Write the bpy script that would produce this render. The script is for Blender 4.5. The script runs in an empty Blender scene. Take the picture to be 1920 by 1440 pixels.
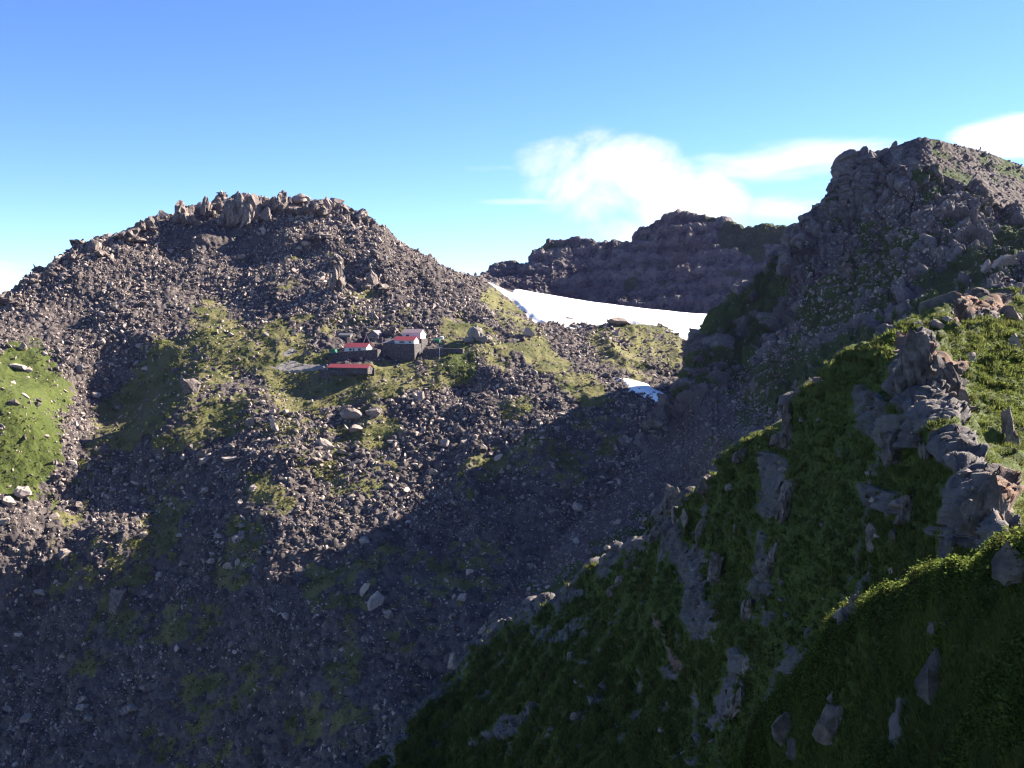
import bpy, math, time
import numpy as np
from mathutils import Vector
T0 = time.time()
def log(*a): print('[%.1fs]' % (time.time() - T0), *a)
C = bpy.context.scene.collection
SC = bpy.context.scene
Q = 1.0                                  # mesh density
# ------------------------------------------------------------------ camera
F, CX, CY, HOR = 1968.0, 960.0, 720.0, 590.0
PITCH = math.atan((CY - HOR) / F)
cam = bpy.data.cameras.new('camera'); cam.sensor_width = 36.0; cam.lens = 36.0 * F / 1920.0
cam.clip_start = 0.5; cam.clip_end = 20000
camo = bpy.data.objects.new('camera', cam); C.objects.link(camo)
camo.rotation_euler = (math.pi / 2 - PITCH, 0, 0); SC.camera = camo
CP, SP = math.cos(PITCH), math.sin(PITCH)
# ------------------------------------------------------------------ light
SUN_AZ, SUN_EL = math.radians(63), math.radians(29.5)      # azimuth clockwise from +Y
SUN = np.array([math.sin(SUN_AZ) * math.cos(SUN_EL), math.cos(SUN_AZ) * math.cos(SUN_EL), math.sin(SUN_EL)])
sl = bpy.data.lights.new('sun', 'SUN'); sl.energy = 5.0; sl.angle = math.radians(0.53); sl.color = (1.0, 0.91, 0.78)
so = bpy.data.objects.new('sun', sl); C.objects.link(so)
so.rotation_euler = Vector((-SUN[0], -SUN[1], -SUN[2])).to_track_quat('-Z', 'Y').to_euler()
W = bpy.data.worlds.new('World'); SC.world = W; W.use_nodes = True
SC.view_settings.view_transform = 'Standard'; SC.view_settings.look = 'None'
SC.cycles.diffuse_bounces = 1; SC.cycles.use_denoising = True; SC.cycles.denoiser = 'OPENIMAGEDENOISE'; SC.cycles.denoising_input_passes = 'RGB_ALBEDO_NORMAL'; SC.cycles.denoising_prefilter = 'ACCURATE'; SC.cycles.filter_width = 1.25; SC.cycles.max_bounces = 6
SC.view_settings.gamma = 1; SC.view_settings.exposure = 2.42

class NT:
    """small helper for node trees"""
    def __init__(s, tree): s.t = tree; s.n = tree.nodes; s.l = tree.links
    def node(s, typ, **kw):
        n = s.n.new(typ)
        for k, v in kw.items():
            if k.startswith('i_'): s.set(n.inputs[k[2:].replace('_', ' ')], v)
            else: setattr(n, k, v)
        return n
    def set(s, sock, v):
        if isinstance(v, bpy.types.NodeSocket): s.l.new(v, sock)
        elif v is not None: sock.default_value = v
    def math(s, op, a, b=None, c=None, clamp=False):
        n = s.n.new('ShaderNodeMath'); n.operation = op; n.use_clamp = clamp
        s.set(n.inputs[0], a)
        if b is not None: s.set(n.inputs[1], b)
        if c is not None: s.set(n.inputs[2], c)
        return n.outputs[0]
    def mix(s, f, a, b, mode='MIX'):
        n = s.n.new('ShaderNodeMix'); n.data_type = 'RGBA'; n.blend_type = mode
        s.set(n.inputs[0], f); s.set(n.inputs[6], a); s.set(n.inputs[7], b)
        return n.outputs[2]
    def noise(s, vec, scale, detail=4, rough=.55, dist=0.):
        n = s.n.new('ShaderNodeTexNoise'); s.set(n.inputs['Vector'], vec)
        n.inputs['Scale'].default_value = scale; n.inputs['Detail'].default_value = detail
        n.inputs['Roughness'].default_value = rough; n.inputs['Distortion'].default_value = dist
        return n.outputs[0]
    def ramp(s, f, lo, hi):
        n = s.n.new('ShaderNodeMapRange'); n.interpolation_type = 'SMOOTHSTEP'
        s.set(n.inputs[0], f); n.inputs[1].default_value = lo; n.inputs[2].default_value = hi
        return n.outputs[0]
    def scale(s, vec, v):
        n = s.n.new('ShaderNodeVectorMath'); n.operation = 'MULTIPLY'
        s.set(n.inputs[0], vec); n.inputs[1].default_value = v
        return n.outputs[0]

def c4(r, g, b): return (r, g, b, 1.0)

def build_world():
    t = NT(W.node_tree); t.n.clear()
    sky = t.node('ShaderNodeTexSky', sky_type='NISHITA', sun_disc=False, sun_elevation=SUN_EL, sun_rotation=SUN_AZ,
                 altitude=2200, air_density=0.8, dust_density=0.25, ozone_density=3.5)
    bg = t.node('ShaderNodeBackground'); bg.inputs[1].default_value = 0.051
    out = t.node('ShaderNodeOutputWorld')
    # clouds: angles of the view direction
    tc = t.node('ShaderNodeTexCoord'); sp = t.node('ShaderNodeSeparateXYZ'); t.l.new(tc.outputs['Generated'], sp.inputs[0])
    x, y, z = sp.outputs
    az = t.math('ARCTAN2', x, y); el = t.math('ARCSINE', z)
    cv = t.node('ShaderNodeCombineXYZ'); t.l.new(az, cv.inputs[0]); t.l.new(el, cv.inputs[1])
    n1 = t.noise(t.scale(cv.outputs[0], (1, 1.3, 1)), 11, 9, .62, .45)
    n2 = t.noise(t.scale(cv.outputs[0], (1, 4.5, 1)), 7, 6, .55, .4)
    def blob(a0, e0, ra, re):
        u = t.math('DIVIDE', t.math('SUBTRACT', az, a0), ra); v = t.math('DIVIDE', t.math('SUBTRACT', el, e0), re)
        d = t.math('ADD', t.math('MULTIPLY', u, u), t.math('MULTIPLY', v, v))
        return t.math('SUBTRACT', 1.0, d, clamp=True)
    m = None
    for b in CLOUD_BLOBS:
        k = t.math('MULTIPLY', blob(*b[:4]), b[4])
        m = k if m is None else t.math('MAXIMUM', m, k)
    s = None
    for b in STREAK_BLOBS:
        k = t.math('MULTIPLY', blob(*b[:4]), b[4])
        s = k if s is None else t.math('MAXIMUM', s, k)
    f1 = t.ramp(t.math('ADD', t.math('MULTIPLY', m, 0.9), t.math('MULTIPLY', t.math('SUBTRACT', n1, 0.5), 2.3)), 0.06, 0.95)
    f2 = t.math('MULTIPLY', t.ramp(t.math('ADD', t.math('MULTIPLY', s, 0.6), t.math('SUBTRACT', n2, 0.5)), 0.22, 0.62), 0.9)
    f1 = t.math('MULTIPLY', f1, t.ramp(m, 0.02, 0.25)); f2 = t.math('MULTIPLY', f2, t.ramp(s, 0.02, 0.3))
    f = t.math('MAXIMUM', f1, f2)
    hs = t.node('ShaderNodeHueSaturation'); hs.inputs['Saturation'].default_value = 1.12; hs.inputs['Hue'].default_value = .508; t.l.new(sky.outputs[0], hs.inputs['Color'])
    col = t.mix(f, hs.outputs[0], c4(4.6, 4.7, 4.9))
    t.l.new(col, bg.inputs[0]); t.l.new(bg.outputs[0], out.inputs[0])
def pang(px, py): return (math.atan2(px - CX, F), math.atan2(HOR - py, F))
def cb(px, py, rx, ry, w): a, e = pang(px, py); return (a, e, rx / F, ry / F, w)
CLOUD_BLOBS = [cb(1150, 345, 190, 95, .95), cb(1045, 305, 95, 55, .75), cb(1270, 395, 150, 105, .95), cb(1190, 440, 110, 60, .8), cb(1110, 265, 60, 40, .5)]
STREAK_BLOBS = [cb(1500, 315, 330, 55, .85), cb(1905, 290, 140, 52, 1.4), cb(1060, 380, 260, 14, .7), cb(950, 320, 140, 14, .6), cb(0, 540, 160, 50, .7), cb(1480, 400, 160, 50, .6)]
build_world()
# ------------------------------------------------------------------ numeric helpers
def ray(px, py):
    u = (np.asarray(px, float) - CX) / F; v = -(np.asarray(py, float) - CY) / F
    dy = CP + SP * v; dz = -SP + CP * v
    return u / dy, dz / dy                # x/y , z/y
def P3(px, py, d):
    rx, rz = ray(px, py); d = np.asarray(d, float)
    return np.stack([rx * d, np.broadcast_to(d, np.shape(rx)) if np.ndim(rx) else d, rz * d], -1)
def proj(P):
    x, y, z = P[..., 0], P[..., 1], P[..., 2]
    dep = y * CP - z * SP; up = y * SP + z * CP
    return CX + F * x / dep, CY - F * up / dep
def tps_fit(X, V, lam=0.0):
    X = np.asarray(X, float); n = len(X)
    r2 = ((X[:, None] - X[None]) ** 2).sum(-1); K = np.where(r2 > 0, .5 * r2 * np.log(r2 + 1e-12), 0) + lam * np.eye(n)
    Pm = np.c_[np.ones(n), X]; A = np.zeros((n + 3, n + 3)); A[:n, :n] = K; A[:n, n:] = Pm; A[n:, :n] = Pm.T
    w = np.linalg.solve(A, np.r_[V, np.zeros(3)]); return X, w
def tps_eval(fit, Y):
    X, w = fit; n = len(X); Y = np.asarray(Y, float); sh = Y.shape[:-1]; Y = Y.reshape(-1, 2); out = np.empty(len(Y))
    for i in range(0, len(Y), 40000):
        y = Y[i:i + 40000]; r2 = ((y[:, None] - X[None]) ** 2).sum(-1)
        out[i:i + 40000] = (.5 * r2 * np.log(r2 + 1e-12)) @ w[:n] + w[n] + y @ w[n + 1:]
    return out.reshape(sh)
def hash3(i, j, k, seed):
    h = (i.astype(np.uint32) * np.uint32(374761393) + j.astype(np.uint32) * np.uint32(668265263)
         + k.astype(np.uint32) * np.uint32(2246822519) + np.uint32(seed * 3266489917 & 0xffffffff))
    h = (h ^ (h >> np.uint32(13))) * np.uint32(1274126177); h = (h ^ (h >> np.uint32(16))) * np.uint32(2654435761)
    return (h ^ (h >> np.uint32(15)))
def h01(h): return (h & np.uint32(0xffffff)).astype(np.float32) * np.float32(1 / 16777215.)
def vnoise(p, seed=0):
    """value noise in [-1,1]; p is (n,3)"""
    p = p.astype(np.float32); f = np.floor(p); i = f.astype(np.int64); t = p - f
    t = t * t * t * (t * (t * 6 - 15) + 10)
    r = 0
    for a in (0, 1):
        wx = t[:, 0] if a else 1 - t[:, 0]
        for b in (0, 1):
            wy = wx * (t[:, 1] if b else 1 - t[:, 1])
            for c in (0, 1):
                r = r + wy * (t[:, 2] if c else 1 - t[:, 2]) * h01(hash3(i[:, 0] + a, i[:, 1] + b, i[:, 2] + c, seed))
    return r * 2 - 1
def fbm(p, size, octv=4, gain=.5, seed=0, ridged=False):
    r = 0; a = 1.; s = 0
    for o in range(octv):
        n = vnoise(p / (size / 2 ** o) + 17.3 * o, seed + o)
        if ridged: n = 1 - 2 * np.abs(n)
        r = r + a * n; s += a; a *= gain
    return r / s
def cell(p, size, seed=0, squash=(1, 1, 1)):
    """cellular noise: distance to nearest (F1) and F2-F1, and the random tone of the cell"""
    p = (p / size * np.array(squash)).astype(np.float32); i0 = np.floor(p).astype(np.int64)
    n = len(p); f1 = np.full(n, 9., np.float32); f2 = np.full(n, 9., np.float32); tone = np.zeros(n, np.float32)
    for a in (-1, 0, 1):
        for b in (-1, 0, 1):
            for c in (-1, 0, 1):
                q = i0 + np.array([a, b, c])
                h = hash3(q[:, 0], q[:, 1], q[:, 2], seed); h2 = h * np.uint32(747796405) + np.uint32(289133645); h3 = h2 * np.uint32(747796405) ^ (h2 >> np.uint32(9))
                pt = q + np.stack([h01(h), h01(h2 ^ (h2 >> np.uint32(11))), h01(h3)], -1)
                d = np.sqrt(((pt - p) ** 2).sum(-1)).astype(np.float32)
                m = d < f1
                f2 = np.where(m, f1, np.minimum(f2, d)); tone = np.where(m, h01(h3 >> np.uint32(3)), tone); f1 = np.where(m, d, f1)
    return f1, f2 - f1, tone
def grid_normals(V):
    du = np.gradient(V, axis=1); dv = np.gradient(V, axis=0); n = np.cross(dv, du)
    return n / (np.linalg.norm(n, axis=-1, keepdims=True) + 1e-9)
def mesh_from(name, verts, faces, smooth=True, attrs=None, mats=(), parent=None):
    """faces: (m,3) or (m,4) int array"""
    me = bpy.data.meshes.new(name); nv, (nf, k) = len(verts), faces.shape
    me.vertices.add(nv); me.vertices.foreach_set('co', np.ascontiguousarray(verts, np.float32).ravel())
    me.loops.add(nf * k); me.loops.foreach_set('vertex_index', np.ascontiguousarray(faces, np.int32).ravel())
    me.polygons.add(nf); me.polygons.foreach_set('loop_start', np.arange(0, nf * k, k, dtype=np.int32))
    try: me.polygons.foreach_set('loop_total', np.full(nf, k, np.int32))
    except Exception: pass
    me.polygons.foreach_set('use_smooth', np.full(nf, bool(smooth)))
    me.update(calc_edges=True)
    for an, av in (attrs or {}).items():
        a = me.attributes.new(an, 'FLOAT', 'POINT'); a.data.foreach_set('value', np.ascontiguousarray(av, np.float32).ravel())
    for m in mats: me.materials.append(m)
    o = bpy.data.objects.new(name, me); C.objects.link(o)
    if parent is not None: o.parent = parent
    return o
def grid_faces(R, N):
    i = np.arange(R * N).reshape(R, N)
    return np.stack([i[:-1, :-1], i[1:, :-1], i[1:, 1:], i[:-1, 1:]], -1).reshape(-1, 4)
def tag(o, label=None, cat=None, group=None, kind=None):
    for k, v in (('label', label), ('category', cat), ('group', group), ('kind', kind)):
        if v: o[k] = v
    return o
def smooth01(x, a, b): t = np.clip((x - a) / (b - a), 0, 1); return t * t * (3 - 2 * t)
def capsules(px, py, caps):
    """soft union of capsules traced on the surfaces: (x0,y0,x1,y1,r,weight)"""
    r = np.zeros(px.shape)
    for x0, y0, x1, y1, rad, w in caps:
        dx, dy = x1 - x0, y1 - y0; t = np.clip(((px - x0) * dx + (py - y0) * dy) / (dx * dx + dy * dy + 1e-9), 0, 1)
        d = np.hypot(px - x0 - t * dx, py - y0 - t * dy) / rad
        k = w * (1 - smooth01(d, .5, 1.3)); r = np.where(np.abs(k) > np.abs(r), k, r)
    return r
# ------------------------------------------------------------------ materials
def rock_grass_mat(name, rock=((.028, .023, .023), (.105, .087, .08)), grass=((.026, .040, .007), (.064, .078, .018)), red=(.13, .095, .08),
                   scale=1.0, bump=1.0, rockbump=1.0):
    m = bpy.data.materials.new(name); m.use_nodes = True; t = NT(m.node_tree); t.n.clear()
    out = t.node('ShaderNodeOutputMaterial'); b = t.node('ShaderNodeBsdfPrincipled')
    g = t.node('ShaderNodeAttribute', attribute_name='grass').outputs['Fac']
    rd = t.node('ShaderNodeAttribute', attribute_name='red').outputs['Fac']
    tn = t.node('ShaderNodeAttribute', attribute_name='tone').outputs['Fac']
    geo = t.node('ShaderNodeNewGeometry'); pos = geo.outputs['Position']
    n1 = t.noise(pos, .09 * scale, 5, .6); n2 = t.noise(pos, .8 * scale, 5, .65); n3 = t.noise(pos, 3.0 * scale, 3, .6)
    k = t.math('ADD', t.math('MULTIPLY', n2, .5), t.math('ADD', t.math('MULTIPLY', n1, .3), t.math('MULTIPLY', tn, .35)))
    rc = t.mix(t.ramp(k, .34, .82), c4(*rock[0]), c4(*rock[1]))
    rc = t.mix(t.math('MULTIPLY', rd, t.ramp(n2, .3, .6)), rc, c4(*red))
    lich = t.math('MULTIPLY', t.ramp(n3, .62, .75), .35)
    rc = t.mix(lich, rc, c4(.19, .175, .16))
    gc = t.mix(t.ramp(t.math('ADD', t.math('MULTIPLY', n2, .6), t.math('MULTIPLY', n1, .4)), .3, .7), c4(*grass[0]), c4(*grass[1]))
    gc = t.mix(t.math('MULTIPLY', t.ramp(n3, .5, .72), .5), gc, c4(grass[1][0] * 1.25, grass[1][1] * 1.05, grass[1][2]))
    dr = t.node('ShaderNodeAttribute', attribute_name='dry').outputs['Fac']; gc = t.mix(t.math('MULTIPLY', dr, t.ramp(n1, .25, .6)), gc, c4(.125, .112, .046))
    gg = t.ramp(t.math('ADD', g, t.math('MULTIPLY', t.math('SUBTRACT', n2, .5), 1.3)), .34, .66)
    col = t.mix(gg, rc, gc)
    t.l.new(col, b.inputs['Base Color']); b.inputs['Roughness'].default_value = .95
    b.inputs['Specular IOR Level'].default_value = .15
    bp = t.node('ShaderNodeBump'); bp.inputs['Strength'].default_value = .8; bp.inputs['Distance'].default_value = .5 * bump / scale
    h = t.math('ADD', t.noise(pos, 1.2 * scale, 6, .7), t.math('MULTIPLY', n3, .5)); t.l.new(h, bp.inputs['Height'])
    t.l.new(bp.outputs[0], b.inputs['Normal'])
    t.l.new(b.outputs[0], out.inputs[0]); return m
def rock_mat(name, lo, hi, scale=1.):
    m = bpy.data.materials.new(name); m.use_nodes = True; t = NT(m.node_tree); t.n.clear()
    out = t.node('ShaderNodeOutputMaterial'); b = t.node('ShaderNodeBsdfPrincipled')
    geo = t.node('ShaderNodeNewGeometry'); pos = geo.outputs['Position']
    tn = t.node('ShaderNodeAttribute', attribute_name='tone').outputs['Fac']
    n2 = t.noise(pos, 1.1 * scale, 6, .7); n3 = t.noise(pos, 6 * scale, 3, .6)
    rc = t.mix(t.ramp(t.math('ADD', t.math('MULTIPLY', n2, .7), t.math('MULTIPLY', tn, .4)), .25, .8), c4(*lo), c4(*hi))
    rc = t.mix(t.math('MULTIPLY', t.ramp(n3, .58, .72), .3), rc, c4(.19, .175, .16))
    rd = t.node('ShaderNodeAttribute', attribute_name='red').outputs['Fac']; rc = t.mix(t.math('MULTIPLY', rd, .75), rc, c4(.085, .058, .05))
    t.l.new(rc, b.inputs['Base Color']); b.inputs['Roughness'].default_value = .92; b.inputs['Specular IOR Level'].default_value = .2
    bp = t.node('ShaderNodeBump'); bp.inputs['Strength'].default_value = .7; bp.inputs['Distance'].default_value = .3 / scale
    t.l.new(t.noise(pos, 2.2 * scale, 8, .75), bp.inputs['Height']); t.l.new(bp.outputs[0], b.inputs['Normal'])
    t.l.new(b.outputs[0], out.inputs[0]); return m
def plain(name, col, rough=.8, spec=.3, var=.12, nscale=1.5):
    m = bpy.data.materials.new(name); m.use_nodes = True; t = NT(m.node_tree); t.n.clear()
    out = t.node('ShaderNodeOutputMaterial'); b = t.node('ShaderNodeBsdfPrincipled')
    n = t.noise(t.node('ShaderNodeNewGeometry').outputs['Position'], nscale, 4, .6)
    c = t.mix(n, c4(*[v * (1 - var) for v in col]), c4(*[min(1, v * (1 + var)) for v in col]))
    t.l.new(c, b.inputs['Base Color']); b.inputs['Roughness'].default_value = rough; b.inputs['Specular IOR Level'].default_value = spec
    t.l.new(b.outputs[0], out.inputs[0]); return m
M_DOME = rock_grass_mat('dome_rubble')
M_FAR = rock_grass_mat('far_cliff_rock', rock=((.028, .024, .028), (.19, .16, .15)), grass=((.03, .04, .016), (.065, .075, .03)), red=(.10, .07, .06), scale=.5, bump=1.5)
M_PEAK = rock_grass_mat('peak_rock', rock=((.022, .02, .022), (.165, .145, .14)), grass=((.022, .036, .009), (.055, .078, .018)), red=(.085, .058, .048), scale=1.0)
M_RIDGE = rock_grass_mat('ridge_turf', rock=((.034, .03, .032), (.13, .115, .112)), grass=((.022, .034, .008), (.07, .088, .018)), red=(.15, .085, .055), scale=3.0, bump=.8)
M_SNOW = plain('old_snow', (.78, .77, .78), .6, .3, .10, .25)
# ------------------------------------------------------------------ terrain: valley and dome (height field through surveyed points)
DOME_CREST = [(-300, 720, 520), (-150, 650, 540), (0, 572, 570), (60, 520, 595), (140, 476, 625), (220, 452, 650), (290, 418, 670), (360, 395, 690), (430, 376, 700),
              (490, 377, 705), (560, 384, 700), (620, 392, 690), (690, 416, 680), (760, 458, 670), (830, 503, 660)]
GROUND = [
 (875, 520, 665), (910, 530, 655), (943, 553, 640), (990, 594, 605), (1060, 626, 568), (1110, 668, 530), (1160, 713, 490), (1200, 740, 462), (1250, 754, 450),
 # dome face
 (0, 640, 515), (100, 560, 575), (100, 640, 535), (150, 640, 530), (250, 560, 580), (300, 500, 615), (400, 450, 652), (400, 520, 612), (400, 600, 563), (500, 450, 648), (500, 520, 608),
 (550, 600, 562), (600, 540, 592), (650, 450, 648), (650, 520, 603), (700, 590, 565), (760, 520, 612), (800, 600, 563), (850, 560, 600), (900, 600, 572), (960, 640, 545), (880, 680, 515),
 (1000, 690, 506), (1060, 720, 482), (330, 620, 552), (250, 640, 538),
 # hut terrace and slope below
 (560, 690, 517), (650, 690, 512), (720, 652, 532), (760, 652, 534), (850, 655, 528), (640, 630, 546), (700, 612, 556), (480, 680, 520), (430, 640, 540),
 (640, 740, 490), (640, 800, 466), (700, 860, 440), (600, 900, 421), (640, 960, 402), (700, 1000, 387), (760, 780, 470), (850, 760, 478), (900, 830, 440), (950, 760, 470), (850, 960, 394),
 (560, 990, 392), (500, 930, 412), (500, 850, 444), (400, 790, 470), (450, 820, 458), (430, 1090, 375), (800, 1080, 358), (1050, 830, 432), (1000, 930, 400),
 # thalweg under the right ridge
 (1200, 835, 428), (1100, 955, 393), (1000, 1065, 358), (900, 1175, 323), (830, 1292, 298), (740, 1405, 283), (690, 1440, 278),
 # spur with the shaded flank, gully, boulder stream, left meadow
 (340, 665, 532), (380, 740, 488), (330, 790, 466), (400, 690, 515), (430, 720, 505), (180, 620, 545), (185, 700, 530), (190, 750, 516), (185, 800, 496), (150, 870, 458), (80, 930, 442), (0, 1050, 412), (90, 985, 422),
 (100, 720, 502), (0, 680, 503), (0, 800, 442), (70, 800, 448), (0, 900, 408), (-150, 800, 440), (-150, 1000, 412),
 # lower left slopes
 (300, 950, 438), (200, 1000, 408), (300, 1100, 396), (200, 1200, 376), (60, 1200, 390), (100, 1300, 364), (400, 1300, 340), (0, 1440, 346), (300, 1440, 330), (500, 1440, 308), (640, 1250, 324), (700, 1150, 341),
 (-300, 1100, 418), (-300, 1440, 368), (560, 1200, 340),
 # basin behind: snow bowl, hummock
 (920, 536, 760), (1000, 554, 770), (1080, 566, 760), (1160, 579, 740), (1240, 589, 720), (1340, 596, 690), (1420, 600, 680), (980, 572, 700), (1050, 593, 650), (1150, 592, 655), (1250, 606, 640),
 (1310, 648, 585), (1075, 618, 605), (1145, 602, 600), (1200, 611, 598), (1260, 638, 585), (1312, 666, 560), (1120, 640, 562), (1180, 660, 545), (1250, 680, 530), (1180, 700, 503), (1280, 710, 505), (1230, 733, 478)]
def ground_fit():
    pts = [P3(*c) for c in GROUND + DOME_CREST]
    for px, py, d in DOME_CREST:
        p = P3(px, py, d); s = 1 if px < 700 else .5
        for k, dz in ((1.09, -24), (1.25, -45), (1.5, -50)):
            pts.append(np.array([p[0] * k, p[1] * k, p[2] + dz * s]))
    for x, y, z in [(90, 330, -100), (120, 250, -120), (60, 220, -135), (-40, 200, -150), (-130, 180, -160), (200, 400, -70), (200, 500, -30), (260, 650, -6), (150, 900, -14), (0, 980, 5), (300, 850, -20), (80, 880, -2), (-150, 1050, 20), (-350, 900, -20)]:
        pts.append(np.array([x, y, z], float))
    pts = np.array(pts); return tps_fit(pts[:, :2] / 100., pts[:, 2], lam=.02)
GFIT = ground_fit()
RX0, RX1 = (-260 - CX) / F, (1520 - CX) / F
NRX, NR = 220, 420
g_rx = np.linspace(RX0, RX1, NRX); g_r = np.geomspace(185, 1000, NR)
g_z = tps_eval(GFIT, np.stack([g_rx[None] * g_r[:, None], np.broadcast_to(g_r[:, None], (NR, NRX))], -1) / 100.)
def bil(A, fi, fj):
    i = np.clip(np.floor(fi).astype(int), 0, A.shape[0] - 2); j = np.clip(np.floor(fj).astype(int), 0, A.shape[1] - 2); a = fi - i; b = fj - j
    return A[i, j] * (1 - a) * (1 - b) + A[i + 1, j] * a * (1 - b) + A[i, j + 1] * (1 - a) * b + A[i + 1, j + 1] * a * b
LR = math.log(1000 / 185.)
def ground_z0(x, y):
    return bil(g_z, np.log(np.maximum(y, 185.1) / 185.) / LR * (NR - 1), (x / y - RX0) / (RX1 - RX0) * (NRX - 1))
BUMPS = []
def ground_z(x, y):
    z = ground_z0(x, y)
    for bx, by, r, h, sx in BUMPS:
        dx = (x - bx); dy = (y - by)
        z = z + h * np.exp(-((dx / (r * sx)) ** 2 + (dy / r) ** 2))
    return z
def hit_ground(px, py, r0=200, r1=950):
    """first crossing of the line of sight with the smooth ground"""
    rx, rz = ray(px, py); r = np.geomspace(r0, r1, 900); z = ground_z(rx * r, r); hit = z >= rz * r; k = np.argmax(hit) if hit.any() else np.argmax(z / r)
    return np.array([rx * r[k], r[k], z[k]])
for _px, _py, _r, _h, _sx in [(575, 470, 9, -6, 1), (610, 455, 7, 4, .8), (660, 515, 11, -7, .9), (705, 500, 8, 4.5, .8), (632, 505, 6, 6, .5), (480, 480, 12, -5, 1.2), (540, 455, 8, 3.5, 1), (430, 560, 14, -4, 1.3),
        (390, 460, 9, 5, 1.2), (250, 520, 14, -4, 1.3), (150, 560, 14, -4, 1.4), (320, 470, 10, -4, 1), (780, 545, 12, -3.5, 1), (870, 590, 9, -3, 1), (880, 725, 8, -6, 1.3), (925, 715, 7, 3, 1), (640, 610, 7, -3, 1.2),
        (500, 760, 10, 3, 1.2), (450, 700, 9, -4, .9), (600, 900, 12, -3, 1), (560, 870, 9, 3, 1), (380, 640, 10, 2.5, 1), (300, 560, 9, 3, 1.3), (1240, 695, 9, -4, 1.5), (1000, 830, 14, 3, 1), (700, 740, 9, 2.5, 1.2), (520, 560, 10, 3, 1),
        (700, 560, 9, -3, 1), (740, 470, 9, -3, .8), (220, 600, 10, 3, 1), (620, 700, 8, 1.5, 1.5), (662, 704, 7, 2.2, 2.2)]:
    _p = hit_ground(_px, _py); BUMPS.append((_p[0], _p[1], _r, _h, _sx))
GRASS_D = [(40, 720, 40, 860, 75, 1.0), (0, 700, 110, 740, 40, .8), (0, 880, 40, 900, 40, .8), (400, 620, 440, 660, 60, .7), (460, 650, 360, 730, 60, .55), (330, 700, 240, 790, 70, .8), (300, 830, 420, 790, 40, .5),
           (520, 660, 580, 720, 70, .72), (560, 610, 760, 600, 28, .45), (640, 735, 860, 690, 40, .75), (700, 800, 620, 760, 60, .5), (480, 770, 620, 860, 60, .45), (850, 680, 870, 690, 30, .9), (930, 570, 1000, 650, 40, .6), (860, 620, 930, 660, 45, .6),
           (1000, 660, 1110, 740, 30, .7), (980, 770, 960, 780, 30, .55), (470, 1000, 440, 1080, 40, .6), (500, 930, 520, 950, 40, .5), (720, 880, 640, 930, 40, .35), (200, 840, 130, 960, 40, .4), (330, 940, 240, 1100, 60, .45), (300, 1000, 160, 1240, 40, .5), (620, 1100, 900, 1080, 70, .5), (760, 1180, 900, 1100, 50, .5), (900, 900, 1060, 860, 60, .42), (250, 1180, 420, 1160, 50, .42), (100, 1100, 260, 1010, 40, .42), (560, 1360, 660, 1330, 50, .45), (500, 1280, 380, 1300, 60, .4), (640, 1180, 640, 1280, 40, .5), (440, 1440, 330, 1400, 60, .4), (1000, 850, 1150, 800, 60, .35),
           (620, 470, 680, 500, 40, .35), (560, 500, 540, 530, 30, .35), (640, 560, 690, 540, 30, .35),
           (1150, 640, 1260, 650, 50, .65), (1200, 690, 1280, 660, 40, .5)]
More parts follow.
